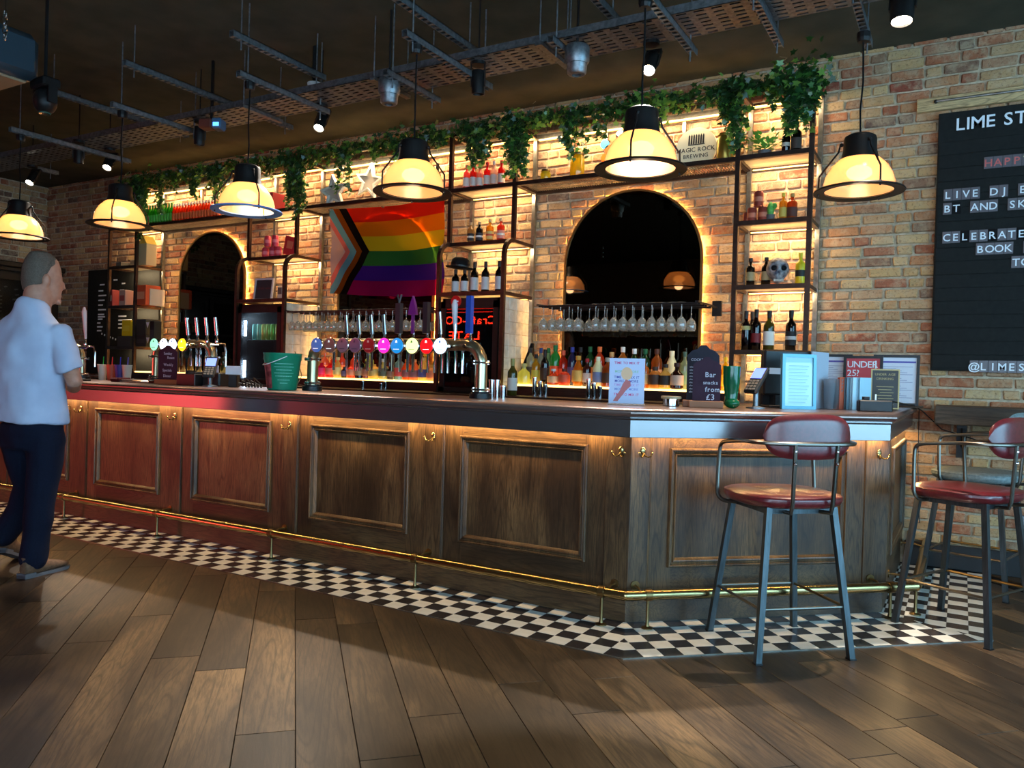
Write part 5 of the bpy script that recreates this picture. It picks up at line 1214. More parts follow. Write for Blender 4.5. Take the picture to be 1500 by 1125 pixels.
tag(b.local('cable_tangle', M_BLACK), 'tangle of black cables between card terminal and bucket', 'cable')
p = at(452,540,FY); b = MB(); b.tube([(p.x-.14,FY+.05,WT+.22),(p.x-.16,FY+.04,WT+.15),(p.x-.10,FY,WT+.10),(p.x-.14,FY,WT+.05),(p.x-.03,FY,WT+.03)], .003, 5); b.tube([(p.x-.13,FY,WT+.26),(p.x-.04,FY-.02,WT+.10),(p.x-.12,FY,WT+.01)], .003, 5); tag(b.local('loose_wire', M_CHROME), 'loose thin wires hanging beside the font by the bucket', 'wire')
# cups with straws at left
for i, (px, c, cc) in enumerate(((150,(226,220,206),(30,150,60)),(163,(206,90,60),(214,60,60)),(175,(60,60,150),(50,60,190)),(186,(214,210,200),(90,90,200)))):
    p = at(px,550,4.05); t = thing('takeaway_cup', (p.x,4.05,WT), '%s cup with straw behind the bar edge at the far left' % ['pale','orange','blue','white'][i], 'cup')
    MB().lathe([(.028,0),(.040,.13),(.042,.132),(.040,.136)],14).local('cup', mat('cupc%d'%i,c,.4), t, smooth=True); b = MB(); b.tube([(0,0,.05),(.012,.0,.20)],.004,6); b.local('straw', mat('straw%d'%i,cc,.4), t)
block('steel_drip_tray', 'drip tray', (at(215,560,3.8).x,3.80,WT), 0, 'steel drip tray in front of the left beer font', [('tray', M_CHROME, (-.25,.10,-.06,.06,0,.02), .004), ('grille', M_GALV, (-.24,.09,-.05,.05,.02,.024), .001), ('towel', mat('towel_maroon',(90,20,26),.9), (-.36,-.26,-.07,.05,0,.035), .01)])
block('bar_tray', 'tray', (at(105,560,3.62).x,3.60,WT), .2, 'black drinks tray on the bar in front of the man', [('tray', M_BLACK, (-.13,.13,-.09,.09,0,.016), .005), ('rim', M_BLACKM, (-.135,.135,-.095,-.088,0,.022), .002)])
# ================================================================== PENDANT LAMPS
def pendant(x, y, label, rim=M_BLACKM, rz=0, ztop=3.17, power=1.5):
    z0 = 2.32; t = thing('pendant_lamp', (x,y,z0), label, 'pendant lamp', 'industrial pendant lamps over the bar', rz=rz)
    b = MB(); b.lathe([(.178,0),(.232,-.004),(.235,.0),(.232,.006),(.178,.010),(.176,.004)], 48, cap=False); b._a([],[]); b.local('rim', rim, t, smooth=True)
    prof = [(.183,.004),(.182,.045),(.170,.090),(.145,.135),(.112,.170),(.085,.186)]
    n = 96; b = MB(); vs = []; fs = []
    for (r, z) in prof:
        for k in range(n): a = 2*pi*k/n; rr = r+(.0012 if k % 2 else 0); vs.append((rr*math.cos(a), rr*math.sin(a), z))
    for i in range(len(prof)-1):
        for k in range(n): fs.append([i*n+k,i*n+(k+1)%n,(i+1)*n+(k+1)%n,(i+1)*n+k])
    b._a(vs, fs); b.local('glass_shade', M_SHADE, t, smooth=True)
    b = MB(); b.lathe([(.100,.172),(.092,.20),(.086,.23),(.085,.285),(.080,.30),(.06,.312),(.0,.314),(0,.30),(.07,.285),(.075,.23),(.085,.172)], 32, cap=False); b.local('cap', M_BLACKM, t, smooth=True)
    for k in range(3):
        a = .75+k*2*pi/3; c, s = math.cos(a), math.sin(a)
        b = MB(); b.tube([(.086*c,.086*s,.262),(.100*c,.100*s,.262),(.108*c,.108*s,.225),(.165*c,.165*s,.150),(.205*c,.205*s,.095),(.207*c,.207*s,.04),(.207*c,.207*s,-.012)], .0052, 6)
        b.T = Matrix.Identity(4); b.sphere((.094*c,.094*s,.264), .011, 8, 6); b.sphere((.207*c,.207*s,.008), .010, 8, 6); b.local('strap', M_BLACKM, t, smooth=True)
    b = MB(); b.sphere((0,0,.105), .045, 14, 8, (1.5,1.5,.9)); b.local('bulb', M_BULB, t, smooth=True)
    b = MB(); b.tube([(0,0,.31),(.004,.003,.45),(-.004,-.003,.6),(.002,0,ztop-z0)], .005, 6); b.local('cord', M_MATTE, t)
    b = MB(); b.lathe([(.03,-.03),(.036,-.01),(.036,.02),(.012,.03)],12,c=(0,0,ztop-z0)); b.local('ceiling_hook_box', M_BLACKM, t)
    l = bpy.data.lights.new('lamp_glow', 'POINT'); l.energy = power; l.color = (1,.66,.40); l.shadow_soft_size = .05
    o = bpy.data.objects.new('lamp_glow', l); COL.objects.link(o); o.parent = t; o.location = (0,0,.03)
    return t
BLUE = mat('blue_lit_rim', (84,140,214), .4)  # blue light falling on the rim, put into its colour
for i, (x, y, lb) in enumerate(((-7.04,3.69,'leftmost pendant lamp, above the man in white'),(-5.635,3.69,'second pendant lamp from the left, before the far brick corner'),(-4.25,3.70,'third pendant lamp from the left, with blue light coloured into its rim'),(-2.86,3.72,'fourth pendant lamp from the left, in front of the rainbow flag'),(-1.456,3.77,'fifth pendant lamp from the left, above the bar corner'),(-.53,4.67,'rightmost pendant lamp, in front of the bare brick wall'))):
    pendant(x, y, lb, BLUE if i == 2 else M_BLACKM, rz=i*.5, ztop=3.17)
# ================================================================== CEILING SERVICES
def cable_tray(x0, x1, y0, y1, z):
    t = thing('cable_tray', ((x0+x1)/2,(y0+y1)/2,z), 'long perforated galvanised cable tray hung parallel to the bar', 'cable tray')
    b = MB(); b.box(x0,x1,y0,y0+.004,z,z+.05); b.box(x0,x1,y1-.004,y1,z,z+.05); b.build('side_lip', M_GALV, t)
    b = MB(); rows = 7; w = (y1-y0)/rows; n = int((x1-x0)/.10)
    for r in range(rows+1): y = y0+r*w; b.box(x0,x1,max(y0,y-w*.3),min(y1,y+w*.3),z,z+.003)
    for i in range(n): x = x0+i*.10; b.box(x,x+.04,y0,y1,z+.0005,z+.0035)
    tag(b.build('perforated_base', M_GALV, t), kind='stuff')
    b = MB()
    for dy, r in ((.06,.012),(.11,.009),(.17,.014),(.22,.008)): b.tube([(x0,y0+dy,z+.016),((x0+x1)/2,y0+dy+.02,z+.016),(x1,y0+dy,z+.016)], r, 6)
    b.build('cables', M_MATTE, t)
    return t
cable_tray(-10.9, 2.5, 4.23, 4.56, 3.30)
MB().box(0,0,0,0,0,0)
def channel(x, y0, y1, z, label, grp='steel support channels under the ceiling', rods=True):
    t = thing('support_channel', (x,(y0+y1)/2,z), label, 'steel channel', grp)
    b = MB(); b.box(x-.0205,x+.0205,y0,y1,z+.036,z+.041); b.box(x-.0205,x-.017,y0,y1,z,z+.041); b.box(x+.017,x+.0205,y0,y1,z,z+.041)
    n = int((y1-y0)/.05)
    for i in range(n): b.box(x-.0205,x+.0205,y0+i*.05,y0+i*.05+.022,z-.002,z)
    b.build('channel', M_GALV, t)
    if rods:
        for y in (y0+.08, y1-.08): b = MB(); b.tube([(x,y,z-.06),(x,y,CEIL)], .005, 6); b.build('threaded_rod', M_GALV, t)
    return t
chs = [(-4.17,3.47,4.32,3.40),(-5.28,3.46,5.08,3.40),(-6.37,3.5,4.83,3.40),(-2.90,3.0,4.42,3.40),(-1.88,3.4,4.42,3.40),(-2.86,3.6,4.55,3.2),(-3.37,4.05,4.66,3.22),(-2.16,4.08,4.42,3.22),(-.99,4.0,4.75,3.22),(-.53,4.1,4.92,3.2),(-4.25,3.6,4.45,3.2),(-5.635,3.6,4.42,3.2),(-1.456,3.55,4.6,3.2),(-7.04,3.6,4.7,3.2),(-8.6,3.6,4.9,3.3)]
nm = ['above the smoke detector, running to the tray','high up left of the detector','far left, high up','top centre, running to the tray','upper right of centre','carrying the fourth pendant lamp','just left of the fourth pendant cord','above the right projector can','right, under the tray','carrying the rightmost pendant lamp','carrying the third pendant lamp','carrying the second pendant lamp','carrying the fifth pendant lamp','carrying the leftmost pendant lamp','farthest left in the dark']
for (x,y0,y1,z), n_ in zip(chs, nm): channel(x, y0, y1, z, 'galvanised slotted channel '+n_)
for i, x in enumerate((-4.9,-3.6,-2.3,-1.0,.3)):
    b = MB(); b.tube([(x,4.21,3.28),(x,4.21,CEIL)], .005, 6); b.tube([(x,4.58,3.28),(x,4.58,CEIL)], .005, 6); b.box(x-.02,x+.02,4.19,4.60,3.27,3.295)
    tag(b.local('tray_hanger', M_GALV), 'thin rod hanger holding the cable tray, %s from left' % ORD[i], 'hanger', 'rod hangers of the cable tray')
def spotlight(px, py, lit, label, tgt, z=3.12, r=.042, h=.15, y=None, power=60, cone=True):
    d = _fw + _r2*((px-750)/FPX) - _u2*((py-562.5)/FPX); k = (z-CAMZ)/d.z; c = Vector((0,0,CAMZ))+d*k
    t = thing('spotlight', tuple(c), label, 'spotlight', 'black ceiling spotlights')
    b = MB(); b.lathe([(.05,0),(.05,.022),(.02,.03)],14,c=(0,0,.16)); b.tube([(0,0,.19),(0,0,CEIL-c.z)], .006, 6); b.local('mount', M_BLACKM, t)
    D = (Vector(tgt)-c).normalized(); q = D.to_track_quat('-Z','Y').to_matrix().to_4x4()
    b = MB(); b.T = Matrix.Translation((0,0,.05)) @ q; b.lathe([(r*.9,h*.5),(r,h*.45),(r,-h*.5),(r*.88,-h*.5),(r*.8,-h*.36),(0,-h*.36)], 18, cap=False); b.lathe([(0,h*.5),(r*.9,h*.5)],18,cap=False); b.local('housing', M_BLACKM, t, smooth=True)
    b = MB(); b.T = Matrix.Translation((0,0,.05)) @ q; b.box(-r*1.15,-r*1.02,-.012,.012,-.03,.13); b.box(r*1.02,r*1.15,-.012,.012,-.03,.13); b.box(-r*1.15,r*1.15,-.012,.012,.12,.13); b.local('yoke', M_BLACKM, t)
    if lit:
        b = MB(); b.T = Matrix.Translation((0,0,.05)) @ q; b.lathe([(0,-h*.44),(r*.82,-h*.44),(r*.82,-h*.38),(0,-h*.38)],18); b.local('lens', M_SPOTL, t)
        p0 = c+Vector((0,0,.05))+D*(h*.55); spot('spot_beam', tuple(p0), tgt, power, (1,.90,.76), 58, .8)
    return t
spotlight(47,268,True,'lit spotlight at far left above the leftmost lamp',(-7.5,2.6,0), power=220)
spotlight(160,246,True,'lit spotlight between the first two pendant lamps',(-6.0,2.6,0), power=220)
spotlight(470,188,True,'lit spotlight near the white smoke detector',(-3.7,2.6,0), power=270)
spotlight(953,105,True,'lit spotlight right above the fifth pendant lamp',(-1.5,2.2,0), power=300)
spotlight(700,132,False,'unlit spotlight pointing down between fourth and fifth lamps',(-2.9,4.6,0))
spotlight(292,208,False,'unlit spotlight under the small red and blue lit projector',(-5.8,4.5,0))
spotlight(1322,20,True,'tilted spotlight cylinder at the top right by the brick wall',(-.35,3.75,0), r=.055, h=.20, power=260)
spotlight(115,235,False,'unlit spotlight above the second pendant lamp',(-7.3,4.4,0))
def fromz(px, py, z): d = _fw + _r2*((px-750)/FPX) - _u2*((py-562.5)/FPX); return Vector((0,0,CAMZ))+d*((z-CAMZ)/d.z)
for px, py, lb in ((845,95,'grey round projector can hanging right of centre'),(570,140,'grey round projector can hanging left of the fourth lamp')):
    c = fromz(px, py, 3.14); t = thing('projector_can', tuple(c), lb, 'projector', 'grey projector cans')
    b = MB(); b.lathe([(.07,.11),(.075,.10),(.075,.02),(.062,.0),(.058,-.05),(.05,-.06),(.03,-.062),(.03,-.045),(0,-.045)],20); b.local('housing', M_GALV, t, smooth=True)
    b = MB(); b.lathe([(.0635,.0),(.064,.008),(.0635,.014)],20,cap=False); b.local('ring', M_CHROME, t); b = MB(); b.tube([(0,0,.11),(0,0,CEIL-c.z)], .008, 6); b.box(-.05,.05,-.02,.02,.11,.13); b.local('mount', M_BLACKM, t)
c = fromz(310,184,3.2); block('ceiling_projector', 'projector', tuple(c), .4, 'small ceiling projector with red and blue light coloured into its case', [('case', mat('proj_red_lit',(90,40,30),.5), (-.09,.02,-.05,.05,-.03,.045), .01), ('front_case', mat('proj_blue_lit',(60,90,120),.3), (.02,.10,-.055,.055,-.035,.05), .012), ('lens', mat('proj_lens',(120,200,255),.2,emit=(90,170,255),es=1.5), (.04,.09,-.058,-.054,-.02,.01), .001), ('mount', M_BLACKM, (-.01,.01,-.01,.01,.045,CEIL-c.z), .001)])  # red and blue light on the box painted as case colours
c = fromz(461,126,3.42); t = thing('smoke_detector', tuple(c), 'white round smoke detector hanging from a channel', 'smoke detector'); MB().lathe([(.03,-.028),(.045,-.022),(.047,.0),(.055,.004),(.055,.02)],20).local('sensor', M_WHITE, t, smooth=True); MB().lathe([(.046,-.010),(.0475,-.008),(.046,-.006)],20,cap=False).local('vent_ring', mat('vent_pink',(196,140,140),.5), t); b = MB(); b.tube([(0,0,.02),(0,0,CEIL-c.z)],.02,8); b.local('mount', M_BLACKM, t)
# air unit, dome camera
t = thing('air_unit', (-5.75,2.85,3.2), 'large dark blue grey ceiling unit with rounded end at upper left', 'ceiling unit')
b = MB(); b.T = Matrix.Translation((-.08,-.2,-.02)); b.cbox(-.62,.44,-.28,.30,-.06,.25,.05); b.local('casing', mat('unit_blue',(56,72,84),.35,.4), t, smooth=True)
b = MB(); b.T = Matrix.Translation((-.08,-.2,-.02)); b.cbox(-.55,.38,-.22,.24,-.075,-.055,.01); b.local('underside_panel', mat('unit_tan',(150,130,104),.5), t); b = MB(); b.T = Matrix.Translation((-.08,-.2,-.02)); b.box(-.3,.2,-.10,-.07,-.08,-.074); b.local('vent_slot', M_MATTE, t); b = MB(); b.T = Matrix.Translation((-.08,-.2,-.02)); b.tube([(.2,.1,.24),(.2,.1,.6)],.01,6); b.tube([(-.4,.1,.24),(-.4,.1,.6)],.01,6); b.local('hanging_rods', M_GALV, t)
c = fromz(66,142,3.05); t = thing('moving_head_light', tuple(c), 'dark moving head stage light beside the ceiling unit', 'stage light')
MB().sphere((0,0,-.03),.075,16,12,(1,1,1.2)).local('head', M_BLACKM, t, smooth=True); b = MB(); b.cbox(-.09,.09,-.06,.06,.05,.12,.012); b.box(-.095,-.08,-.03,.03,-.05,.06); b.box(.08,.095,-.03,.03,-.05,.06); b.tube([(0,0,.12),(0,0,CEIL-c.z)],.012,6); b.local('yoke', M_BLACKM, t)
MB().lathe([(.0,-.118),(.035,-.116),(.04,-.108)],12).local('lens', mat('greenlens',(60,90,80),.15), t)
c = fromz(8,20,3.1); b = MB()
for i in range(5): b.T = Matrix.Translation((c.x,c.y,c.z-.03*i)) @ Matrix.Rotation(i*pi/2,4,'Z') @ Matrix.Rotation(pi/2,4,'X'); b.tube([(.012*math.cos(a*pi/6),.02*math.sin(a*pi/6),0) for a in range(12)], .004, 6, closed=True)
b.T = Matrix.Identity(4); b.tube([(c.x,c.y,c.z),(c.x,c.y,CEIL)],.004,6)
tag(b.local('chain', M_CHROME), 'short steel chain hanging at the top left corner', 'chain')
# ================================================================== IVY
def ivy(xc, w, drops, label, top=3.425, dens=1.0, light=.1, Y=5.86, bush=.08):  # light: share of pale leaves, painting the lit bunches brighter
    t = thing('hanging_ivy', (xc, Y, top), label, 'ivy plant', 'trailing ivy along the shelf tops')
    st = MB(); lf = MB()
    for (dx, L, n) in drops:
        for s in range(n):
            x = dx+R.gauss(0, w*.16); y = R.uniform(-.05,.04); pts = [Vector((x,y,R.uniform(-.02,.06)))]; seg = max(3, int(L/.05)); LL = L*R.uniform(.55,1.05)
            for k in range(1, seg+1): pts.append(pts[-1]+Vector((R.gauss(0,.012), R.gauss(-.002,.008), -LL/seg)))
            st.tube(pts, .0022, 4, False)
            for k, p in enumerate(pts):
                for _ in range(int(4*dens+R.random())):
                    d = Vector((R.uniform(-1,1), R.uniform(-1,.3), R.uniform(-1,.25))).normalized(); nr = Vector((R.gauss(0,.5), -1, R.gauss(.4,.5))).normalized()
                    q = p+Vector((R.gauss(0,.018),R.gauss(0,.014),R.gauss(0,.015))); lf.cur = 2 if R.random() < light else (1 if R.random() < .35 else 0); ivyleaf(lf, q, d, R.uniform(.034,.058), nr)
    for _ in range(int(420*dens*w)):
        p = Vector((R.uniform(-w,w), R.gauss(-.01,.05), R.gauss(.015,bush*.42))); d = Vector((R.uniform(-1,1), R.uniform(-1,.3), R.uniform(-1,.6))).normalized(); nr = Vector((R.gauss(0,.5), -1, R.gauss(.5,.5))).normalized()
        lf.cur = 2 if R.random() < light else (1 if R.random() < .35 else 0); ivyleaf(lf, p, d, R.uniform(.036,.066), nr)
    st.local('stems', M_STEM, t); tag(lf.local('foliage', M_LEAFS, t, recalc=False), kind='stuff')
def X(px): return at(px, 200, 5.86).x
for px, w, drops, lab, kw in [
 (1172,.20,[(-.10,.30,4),(.0,.40,7),(.09,.30,5)],'thickest ivy bunch, on the right end tower corner',dict(bush=.18,dens=2.0)),
 (1128,.24,[(-.05,.10,3)],'short ivy spray between the two right end bunches',dict()),
 (1076,.16,[(0,.46,7),(-.06,.3,4)],'long ivy strand on the left post of the right tower',dict(dens=1.5)),
 (1020,.28,[(-.1,.10,3),(.15,.12,3)],'thin ivy garland above the round sign',dict(top=3.42)),
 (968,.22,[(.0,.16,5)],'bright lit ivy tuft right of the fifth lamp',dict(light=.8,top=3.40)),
 (928,.22,[(0,.12,5)],'dark ivy mass directly above the fifth lamp',dict(dens=1.6,bush=.12)),
 (885,.22,[(-.03,.28,3)],'loose ivy strand left of the fifth lamp',dict()),
 (842,.18,[(0,.36,6)],'ivy strand hanging into the yellow jar',dict(dens=1.2)),
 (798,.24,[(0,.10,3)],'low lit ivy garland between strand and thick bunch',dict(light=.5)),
 (755,.20,[(0,.42,8),(.06,.5,4)],'thick long ivy bunch above the pink bottles, right side',dict(dens=1.6,bush=.13)),
 (705,.22,[(0,.38,6),(-.08,.25,4)],'ivy bunch hanging in front of the pink bottles',dict(dens=1.4)),
 (655,.24,[(-.05,.12,4)],'ivy garland at the left edge of the pink bottles',dict()),
 (600,.34,[(-.1,.10,3),(.12,.12,3)],'dark ivy mass directly above the fourth lamp',dict(dens=1.5,bush=.12)),
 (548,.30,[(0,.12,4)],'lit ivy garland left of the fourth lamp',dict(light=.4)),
 (508,.22,[(0,.40,5)],'narrow ivy strand hanging before the stars',dict()),
 (475,.25,[(0,.14,3)],'sparse ivy garland above the left star',dict()),
 (433,.26,[(-.03,.50,7),(.08,.58,5)],'long ivy strand on the post of the second tower',dict(dens=1.4,bush=.12)),
 (395,.24,[(0,.14,3)],'small ivy garland right of the third lamp',dict()),
 (358,.28,[(0,.14,3)],'ivy garland above the third lamp',dict(bush=.1)),
 (318,.30,[(.0,.40,5),(.1,.25,4)],'ivy strand above the orange bottles',dict(light=.2)),
 (288,.26,[(0,.28,5)],'ivy tuft above the middle of the orange bottles',dict(dens=1.3)),
 (262,.24,[(0,.16,3)],'thin ivy strand above the green and orange join',dict()),
 (240,.22,[(0,.42,4)],'narrow ivy strand before the green bottles',dict()),
 (206,.30,[(-.1,.5,6),(.1,.65,7)],'thick ivy bunch at the far left beside the second lamp',dict(dens=1.5,bush=.14))]:
    ivy(X(px), w, drops, lab, **kw)
# ================================================================== LETTER BOARD SIGN, BATTEN, WALL SHELF
sx0, sx1, sz0, sz1, sy = -.205, .98, 1.38, 3.175, 6.225
t = thing('letter_board', ((sx0+sx1)/2, sy, sz0), 'large black letter board with white letters on the brick wall', 'sign')
MB().cbox(sx0,sx1,sy,sy+.045,sz0,sz1,.004).build('board', M_BOARD, t)
nr = 19; b = MB()
for i in range(nr): z = sz0+.03+i*.0915; b.cbox(sx0+.012,sx1-.012,sy-.006,sy,z+.004,z+.0875,.002) if 0 else None
for i in range(19):
    z = sz0+.02+i*.0925
    if z > 2.95: break
    MB().cbox(sx0+.01,sx1-.01,sy-.005,sy+.001,z,z+.0895,.0015).build('groove_strip', M_BOARD, t)
def zat(py, px=1400): return at(px, py, sy).z
def xat(px, py=300): return at(px, py, sy).x
b = MB(); text(b, 'LIME ST', (xat(1401,190),sy-.007,zat(191,1405)-.0), (1,0,0),(0,0,1), .118, gap=.10); b.build('lettering', M_LETTER, t, recalc=False)
M_LT = mat('letter_tile', (92,84,88), .35); M_LTR = mat('letter_red', (206,96,90), .5); M_LTY = mat('letter_yellow', (214,206,120), .5)
def letters(s, px, py, size=.090, adv=.0545, pale=None, colf=None):
    x = xat(px, py); z = zat(py+4, px)
    for i, c in enumerate(s):
        if c != ' ':
            tl = MB(); tl.cbox(x-.003,x+adv-.0045,sy-.0105,sy-.0055,z-.014,z+.066,.001); 
            to = tl.build('letter_tile', (M_LT if (not pale or i in pale) else M_MATTE), t)
            b = MB(); w = GL[c][2]*.070; text(b, c, (x+(adv-.0075)/2-w/2,sy-.0112,z), (1,0,0),(0,0,1), .070); b.build('letter', (colf(i) if colf else M_LETTER), to, recalc=False)
        x += adv
letters('HAPPY', 1442, 241, colf=lambda i: M_LTY if i == 4 else M_LTR)
letters('LIVE DJ EV', 1383, 288); letters('BT AND SKY', 1382, 308, pale=(0,3,4,5,7,8))
letters('CELEBRATE', 1381, 350, pale=(0,1,3,4,6,7)); letters('BOOK Y', 1430, 367); letters('TO', 1482, 386, pale=())
letters('@LIMES', 1421, 538, pale=())
t = thing('timber_batten', (.2, 6.22, 3.25), 'pale timber batten with thin metal picture light above the letter board', 'batten')
MB().cbox(-.345,1.1,6.235,6.275,3.205,3.30,.004).build('batten', M_BATTEN, t)
b = MB(); b.tube([(-.22,6.215,3.262),(1.1,6.215,3.262)], .008, 8); b.build('light_bar', M_STEEL, t); b = MB(); b.sphere((-.225,6.22,3.262),.014,8,6); b.build('bar_end', M_BLACK, t)
t = thing('wall_drink_shelf', (.5, 6.15, 1.07), 'weathered thick timber drink shelf on the brick wall at right', 'wall shelf')
MB().cbox(-.165,1.6,6.02,6.27,1.012,1.142,.008).build('shelf_board', M_OLDWOOD, t)
for x in (-.0,.9):
    b = MB(); b.box(x-.03,x+.03,6.25,6.272,.78,1.01); b.box(x-.03,x+.03,6.10,6.27,.99,1.01); b._a([(x-.005,6.26,.84),(x-.005,6.12,.99),(x-.005,6.26,.99),(x+.005,6.26,.84),(x+.005,6.12,.99),(x+.005,6.26,.99)],[(0,1,2),(3,5,4),(0,1,4,3),(1,2,5,4),(2,0,3,5)]); b.build('bracket', M_BLACKM, t)
for x, z in ((.40,.47),(.33,.92)): pass
t = thing('wall_socket', (.40,6.27,.36), 'dark grey wall socket behind the right bar stool', 'socket'); MB().cbox(-.045,.045,-.018,.0,-.045,.06,.004).local('plate', M_GALV, t); MB().box(-.02,.02,-.020,-.017,-.02,.03).local('switch', M_BLACK, t)
# ================================================================== LEFT END: cabinets and menu board
t = thing('dresser_cabinet', (-11.0,5.4,0), 'tall dark cornice cabinet with glass doors along the far left wall', 'cabinet')
cx0, cx1 = -11.235, -10.85
MB().box(cx0,cx1-.02,1.2,6.24,0,2.44).build('carcass', M_DKWOOD, t)
b = MB(); b.cbox(cx0,cx1+.05,1.15,6.26,2.44,2.49,.008); b.cbox(cx0,cx1+.10,1.12,6.27,2.49,2.56,.012); b.build('cornice', M_DKWOOD, t)
for i in range(6):
    y0 = 1.25+i*.83
    fr_ = MB(); fr_.box(cx1-.02,cx1,y0,y0+.07,1.1,2.4); fr_.box(cx1-.02,cx1,y0+.73,y0+.80,1.1,2.4); fr_.box(cx1-.02,cx1,y0+.07,y0+.73,1.1,1.17); fr_.box(cx1-.02,cx1,y0+.07,y0+.73,2.33,2.4); fr_.box(cx1-.02,cx1,y0+.07,y0+.73,1.78,1.82)
    f_ = fr_.build('door', M_DKWOOD, t); MB().box(cx1-.014,cx1-.008,y0+.07,y0+.73,1.17,2.33).build('pane', mat('cab_glass',(120,108,92),.12,0,.6) if i == 4 else M_DGLASS, f_)
bd = thing('black_menu_board', (-9.4,6.24,1.2), 'black menu board with rows of white writing behind the far tower', 'menu board')
MB().cbox(-10.15,-8.66,6.215,6.245,1.13,2.50,.004).build('board', M_BOARD, bd)
b = MB(); y = 6.2135
def lines(x, z, n, w, dz=.055, h=.018):
    for i in range(n): ww = w*(.6+.4*((i*5)%3)/2); b.quad((x,y,z-i*dz),(x+ww,y,z-i*dz),(x+ww,y,z-i*dz+h),(x,y,z-i*dz+h))
q = lambda px,py: at(px,py,6.21)
for px,py,n,w,dz in ((146,416,1,.17,.05),(144,425,7,.17,.062),(143,463,1,.26,.05),(142,472,3,.12,.05),(166,409,1,.14,.05),(178,414,1,.12,.05),(175,424,5,.16,.055),(173,462,4,.28,.05)):
    v = q(px,py); lines(v.x, v.z-.02, n, w, dz)
for i in range(8): v = q(148+i*4, 489+i*1.6); b.quad((v.x,y,v.z-.012),(v.x+.025,y,v.z-.012),(v.x+.025,y,v.z+.012),(v.x,y,v.z+.012))
b.build('writing', M_LETTER, bd, recalc=False)
# ================================================================== NEON SIGN on the front wall (seen mirrored in the fridge glass)
na, nb = at(648,450,14.44), at(727,503,14.44); ny = FRONTY+.04
t = thing('neon_sign', (na.x, ny, nb.z), 'red neon sign on the wall behind the viewer, mirrored in the fridge door', 'neon sign')
MB().box(na.x-.1, nb.x+.15, FRONTY+.002, FRONTY+.02, nb.z-.3, na.z+.12).build('backing_board', M_MATTE, t)
b = MB(); L1 = [('Craft-CO', na.x*0+0, 0)]
def neontext(s, x0, x1, z, size):
    w = textw(s, size); k = (x1-x0)/w
    bb_ = MB(); text(bb_, s, (0,0,0), (-1,0,0), (0,0,1), size); 
    b.T = Matrix.Translation((x1, ny, z)) @ Matrix.Diagonal((k,1,1,1))
    b._a([tuple(v) for v in bb_.v], bb_.f); b.T = Matrix.Identity(4)
neontext('Craft-CO', na.x+.05, nb.x-.05, 2.38, .25); neontext('LATE', na.x+.15, nb.x-.45, 2.04, .26)
b.build('neon_letters', M_NEON, t, recalc=False)
b = MB(); 
for z in (na.z-.05, na.z-.12): b.tube([(na.x,ny,z),(nb.x,ny,z)], .008, 6)
for x in (na.x,nb.x+.05): b.tube([(x,ny,na.z-.05),(x,ny,nb.z-.2)], .010, 6)
b.build('neon_border', mat('neon_dim',(255,50,30),.5,emit=(255,40,24),es=8), t)
area('added_red_wash', (-10.9, -1.6, .75), (1.8,1.1), 11, (1,.10,.10), (.57,.82,-.06), (.8,-.57,0), 46)  # unseen red area light added to redden the left of the bar
